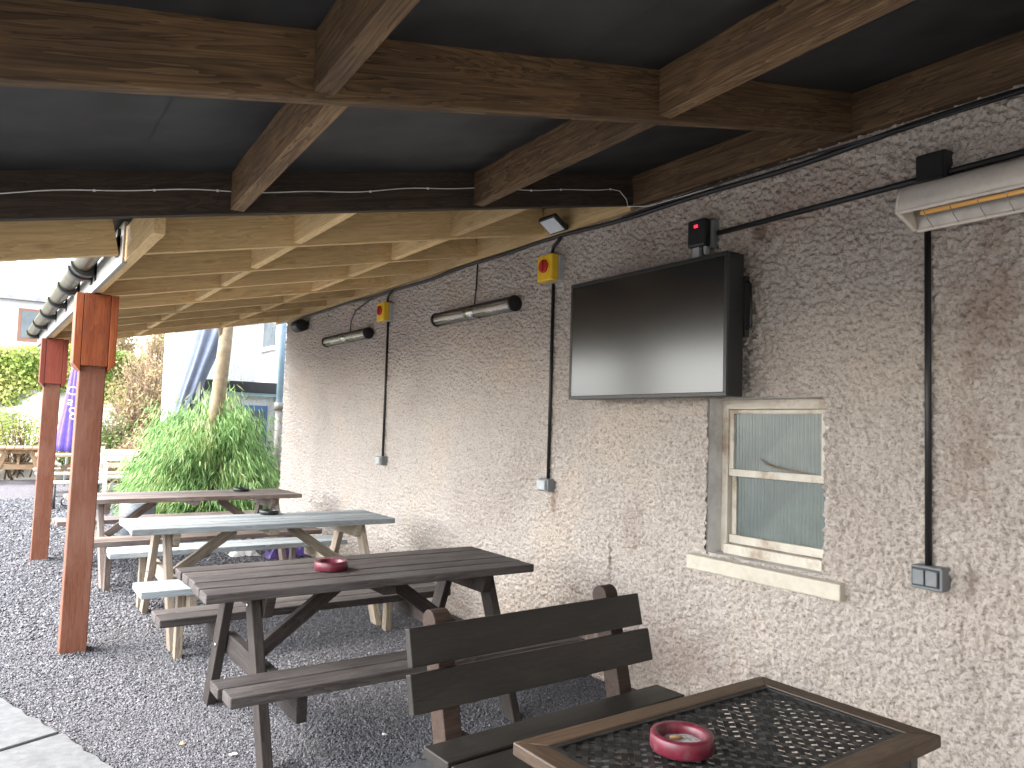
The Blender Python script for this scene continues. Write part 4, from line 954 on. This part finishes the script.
m = MB(); m.add([(-14.3, 32.6, 5.62), (2.5, 32.6, 5.62), (2.5, 41.4, 5.62), (-14.3, 41.4, 5.62), (-2, 37, 8.9), (-14.3, 37, 8.9), (-14.3, 32.6, 5.76), (2.5, 32.6, 5.76), (2.5, 41.4, 5.76), (-14.3, 41.4, 5.76), (-2, 37, 9.0)], [(0, 3, 2, 1), (0, 1, 7, 6), (1, 2, 8, 7), (2, 3, 9, 8), (6, 7, 4, 5), (7, 8, 4), (8, 9, 5, 4), (0, 6, 5, 9, 3)]); m.build('roof', M['slate'], hs_)
for x in (.35, -3.6):
    m = MB(); m.box((x, 32.94, 4.15), (x+1.15, 32.998, 5.35)); wn = m.build('window', M['window_brown'], hs_)
    m = MB(); m.box((x+.10, 32.92, 4.27), (x+.62, 32.938, 5.25)); m.build('pane', M['darkglass'], wn)
    m = MB(); m.box((x+.68, 32.92, 4.27), (x+1.06, 32.938, 5.25)); m.build('blind', M['white'], wn)
def shrub(name, c, r, nleaf, ntwig, lmat, label, leafs=.08, group=None):
    t_ = empty(name, (c[0], c[1], 0), label, 'shrub', group); tw = MB()
    for i in range(ntwig):
        d = rng.normal(size=3); d[2] = abs(d[2])+.4; d /= np.linalg.norm(d); e_ = V(c)+V(d*np.array(r)*rng.uniform(.6, 1.1)); b_ = V((c[0]+rng.normal(0, .12), c[1]+rng.normal(0, .12), 0))
        mid = b_.lerp(e_, .55)+V(rng.normal(0, .08, 3)); rd = rng.uniform(.006, .014); tw.tube([b_, mid, e_], rd, 4, radii=[rd*1.6, rd, rd*.4])
        for k in range(3):
            s0 = mid.lerp(e_, rng.uniform(0, .8)); tw.tube([s0, s0+V(rng.normal(0, .25, 3)*np.array(r))], rd*.5, 3)
    tw.build('branches', M['twig'], t_)
    ncl = max(12, nleaf//40); P = []
    for i in range(ncl):
        d = rng.normal(size=3); d /= np.linalg.norm(d); d[2] = abs(d[2])*1.0-.15; P.append(np.array(c)+d*np.array(r)*rng.uniform(.5, 1.05)+rng.normal(0, .13, (nleaf//ncl, 3)))
    P = np.concatenate(P); P[:, 2] = np.maximum(P[:, 2], .05)
    v_, f_ = leaves(P, rng.normal(size=P.shape)+np.array([0, 0, -.3]), rng.uniform(.6, 1.3, len(P))*leafs, rng.uniform(.4, .7, len(P))*leafs)
    np_mesh('foliage', v_, f_, M[lmat], t_, rnd=np.repeat(rng.beta(2, 2, len(P)), 4))
shrub('shrub', (2.45, 17.5, .45), (.75, .7, .75), 2600, 60, 'brown_leaf', 'low yellowish shrub behind the bleached bench')
shrub('shrub', (3.0, 20.0, 1.4), (.95, .9, 1.9), 3800, 160, 'brown_leaf', 'tall brown twiggy shrub between the near post and the rear house', .085)
shrub('shrub', (2.25, 19.6, .7), (.6, .6, .85), 2200, 60, 'green_leaf', 'small green shrub behind the near post, under the brown twiggy one')
shrub('shrub', (1.6, 20.2, .5), (.6, .5, .75), 2200, 40, 'green_leaf', 'small green shrub beneath the purple parasol')
shrub('shrub', (.35, 20.9, .9), (.8, .5, .75), 1500, 40, 'ivy', 'thin yellow green plants on the pale bank above the far picnic table')
shrub('shrub', (3.9, 23.0, 2.3), (1.4, .9, 2.2), 3600, 220, 'brown_leaf', 'large bare brown bush climbing the bank behind the twiggy shrub', .1)
tree((4.55, 26.0, 0), (.1, .1), 4.4, .16, (4.55, 26, 4.6), (.75, .8, 1.4), 5000, 'green_leaf', 'slim green tree beyond the bank beside the rear house', leafs=.16)
tree((3.0, 27.0, 0), (.1, .1), 4.4, .14, (2.75, 27, 4.0), (.75, .7, 1.0), 2200, 'brown_leaf', 'thin bare tree with few brown leaves beyond the bank', leafs=.12)
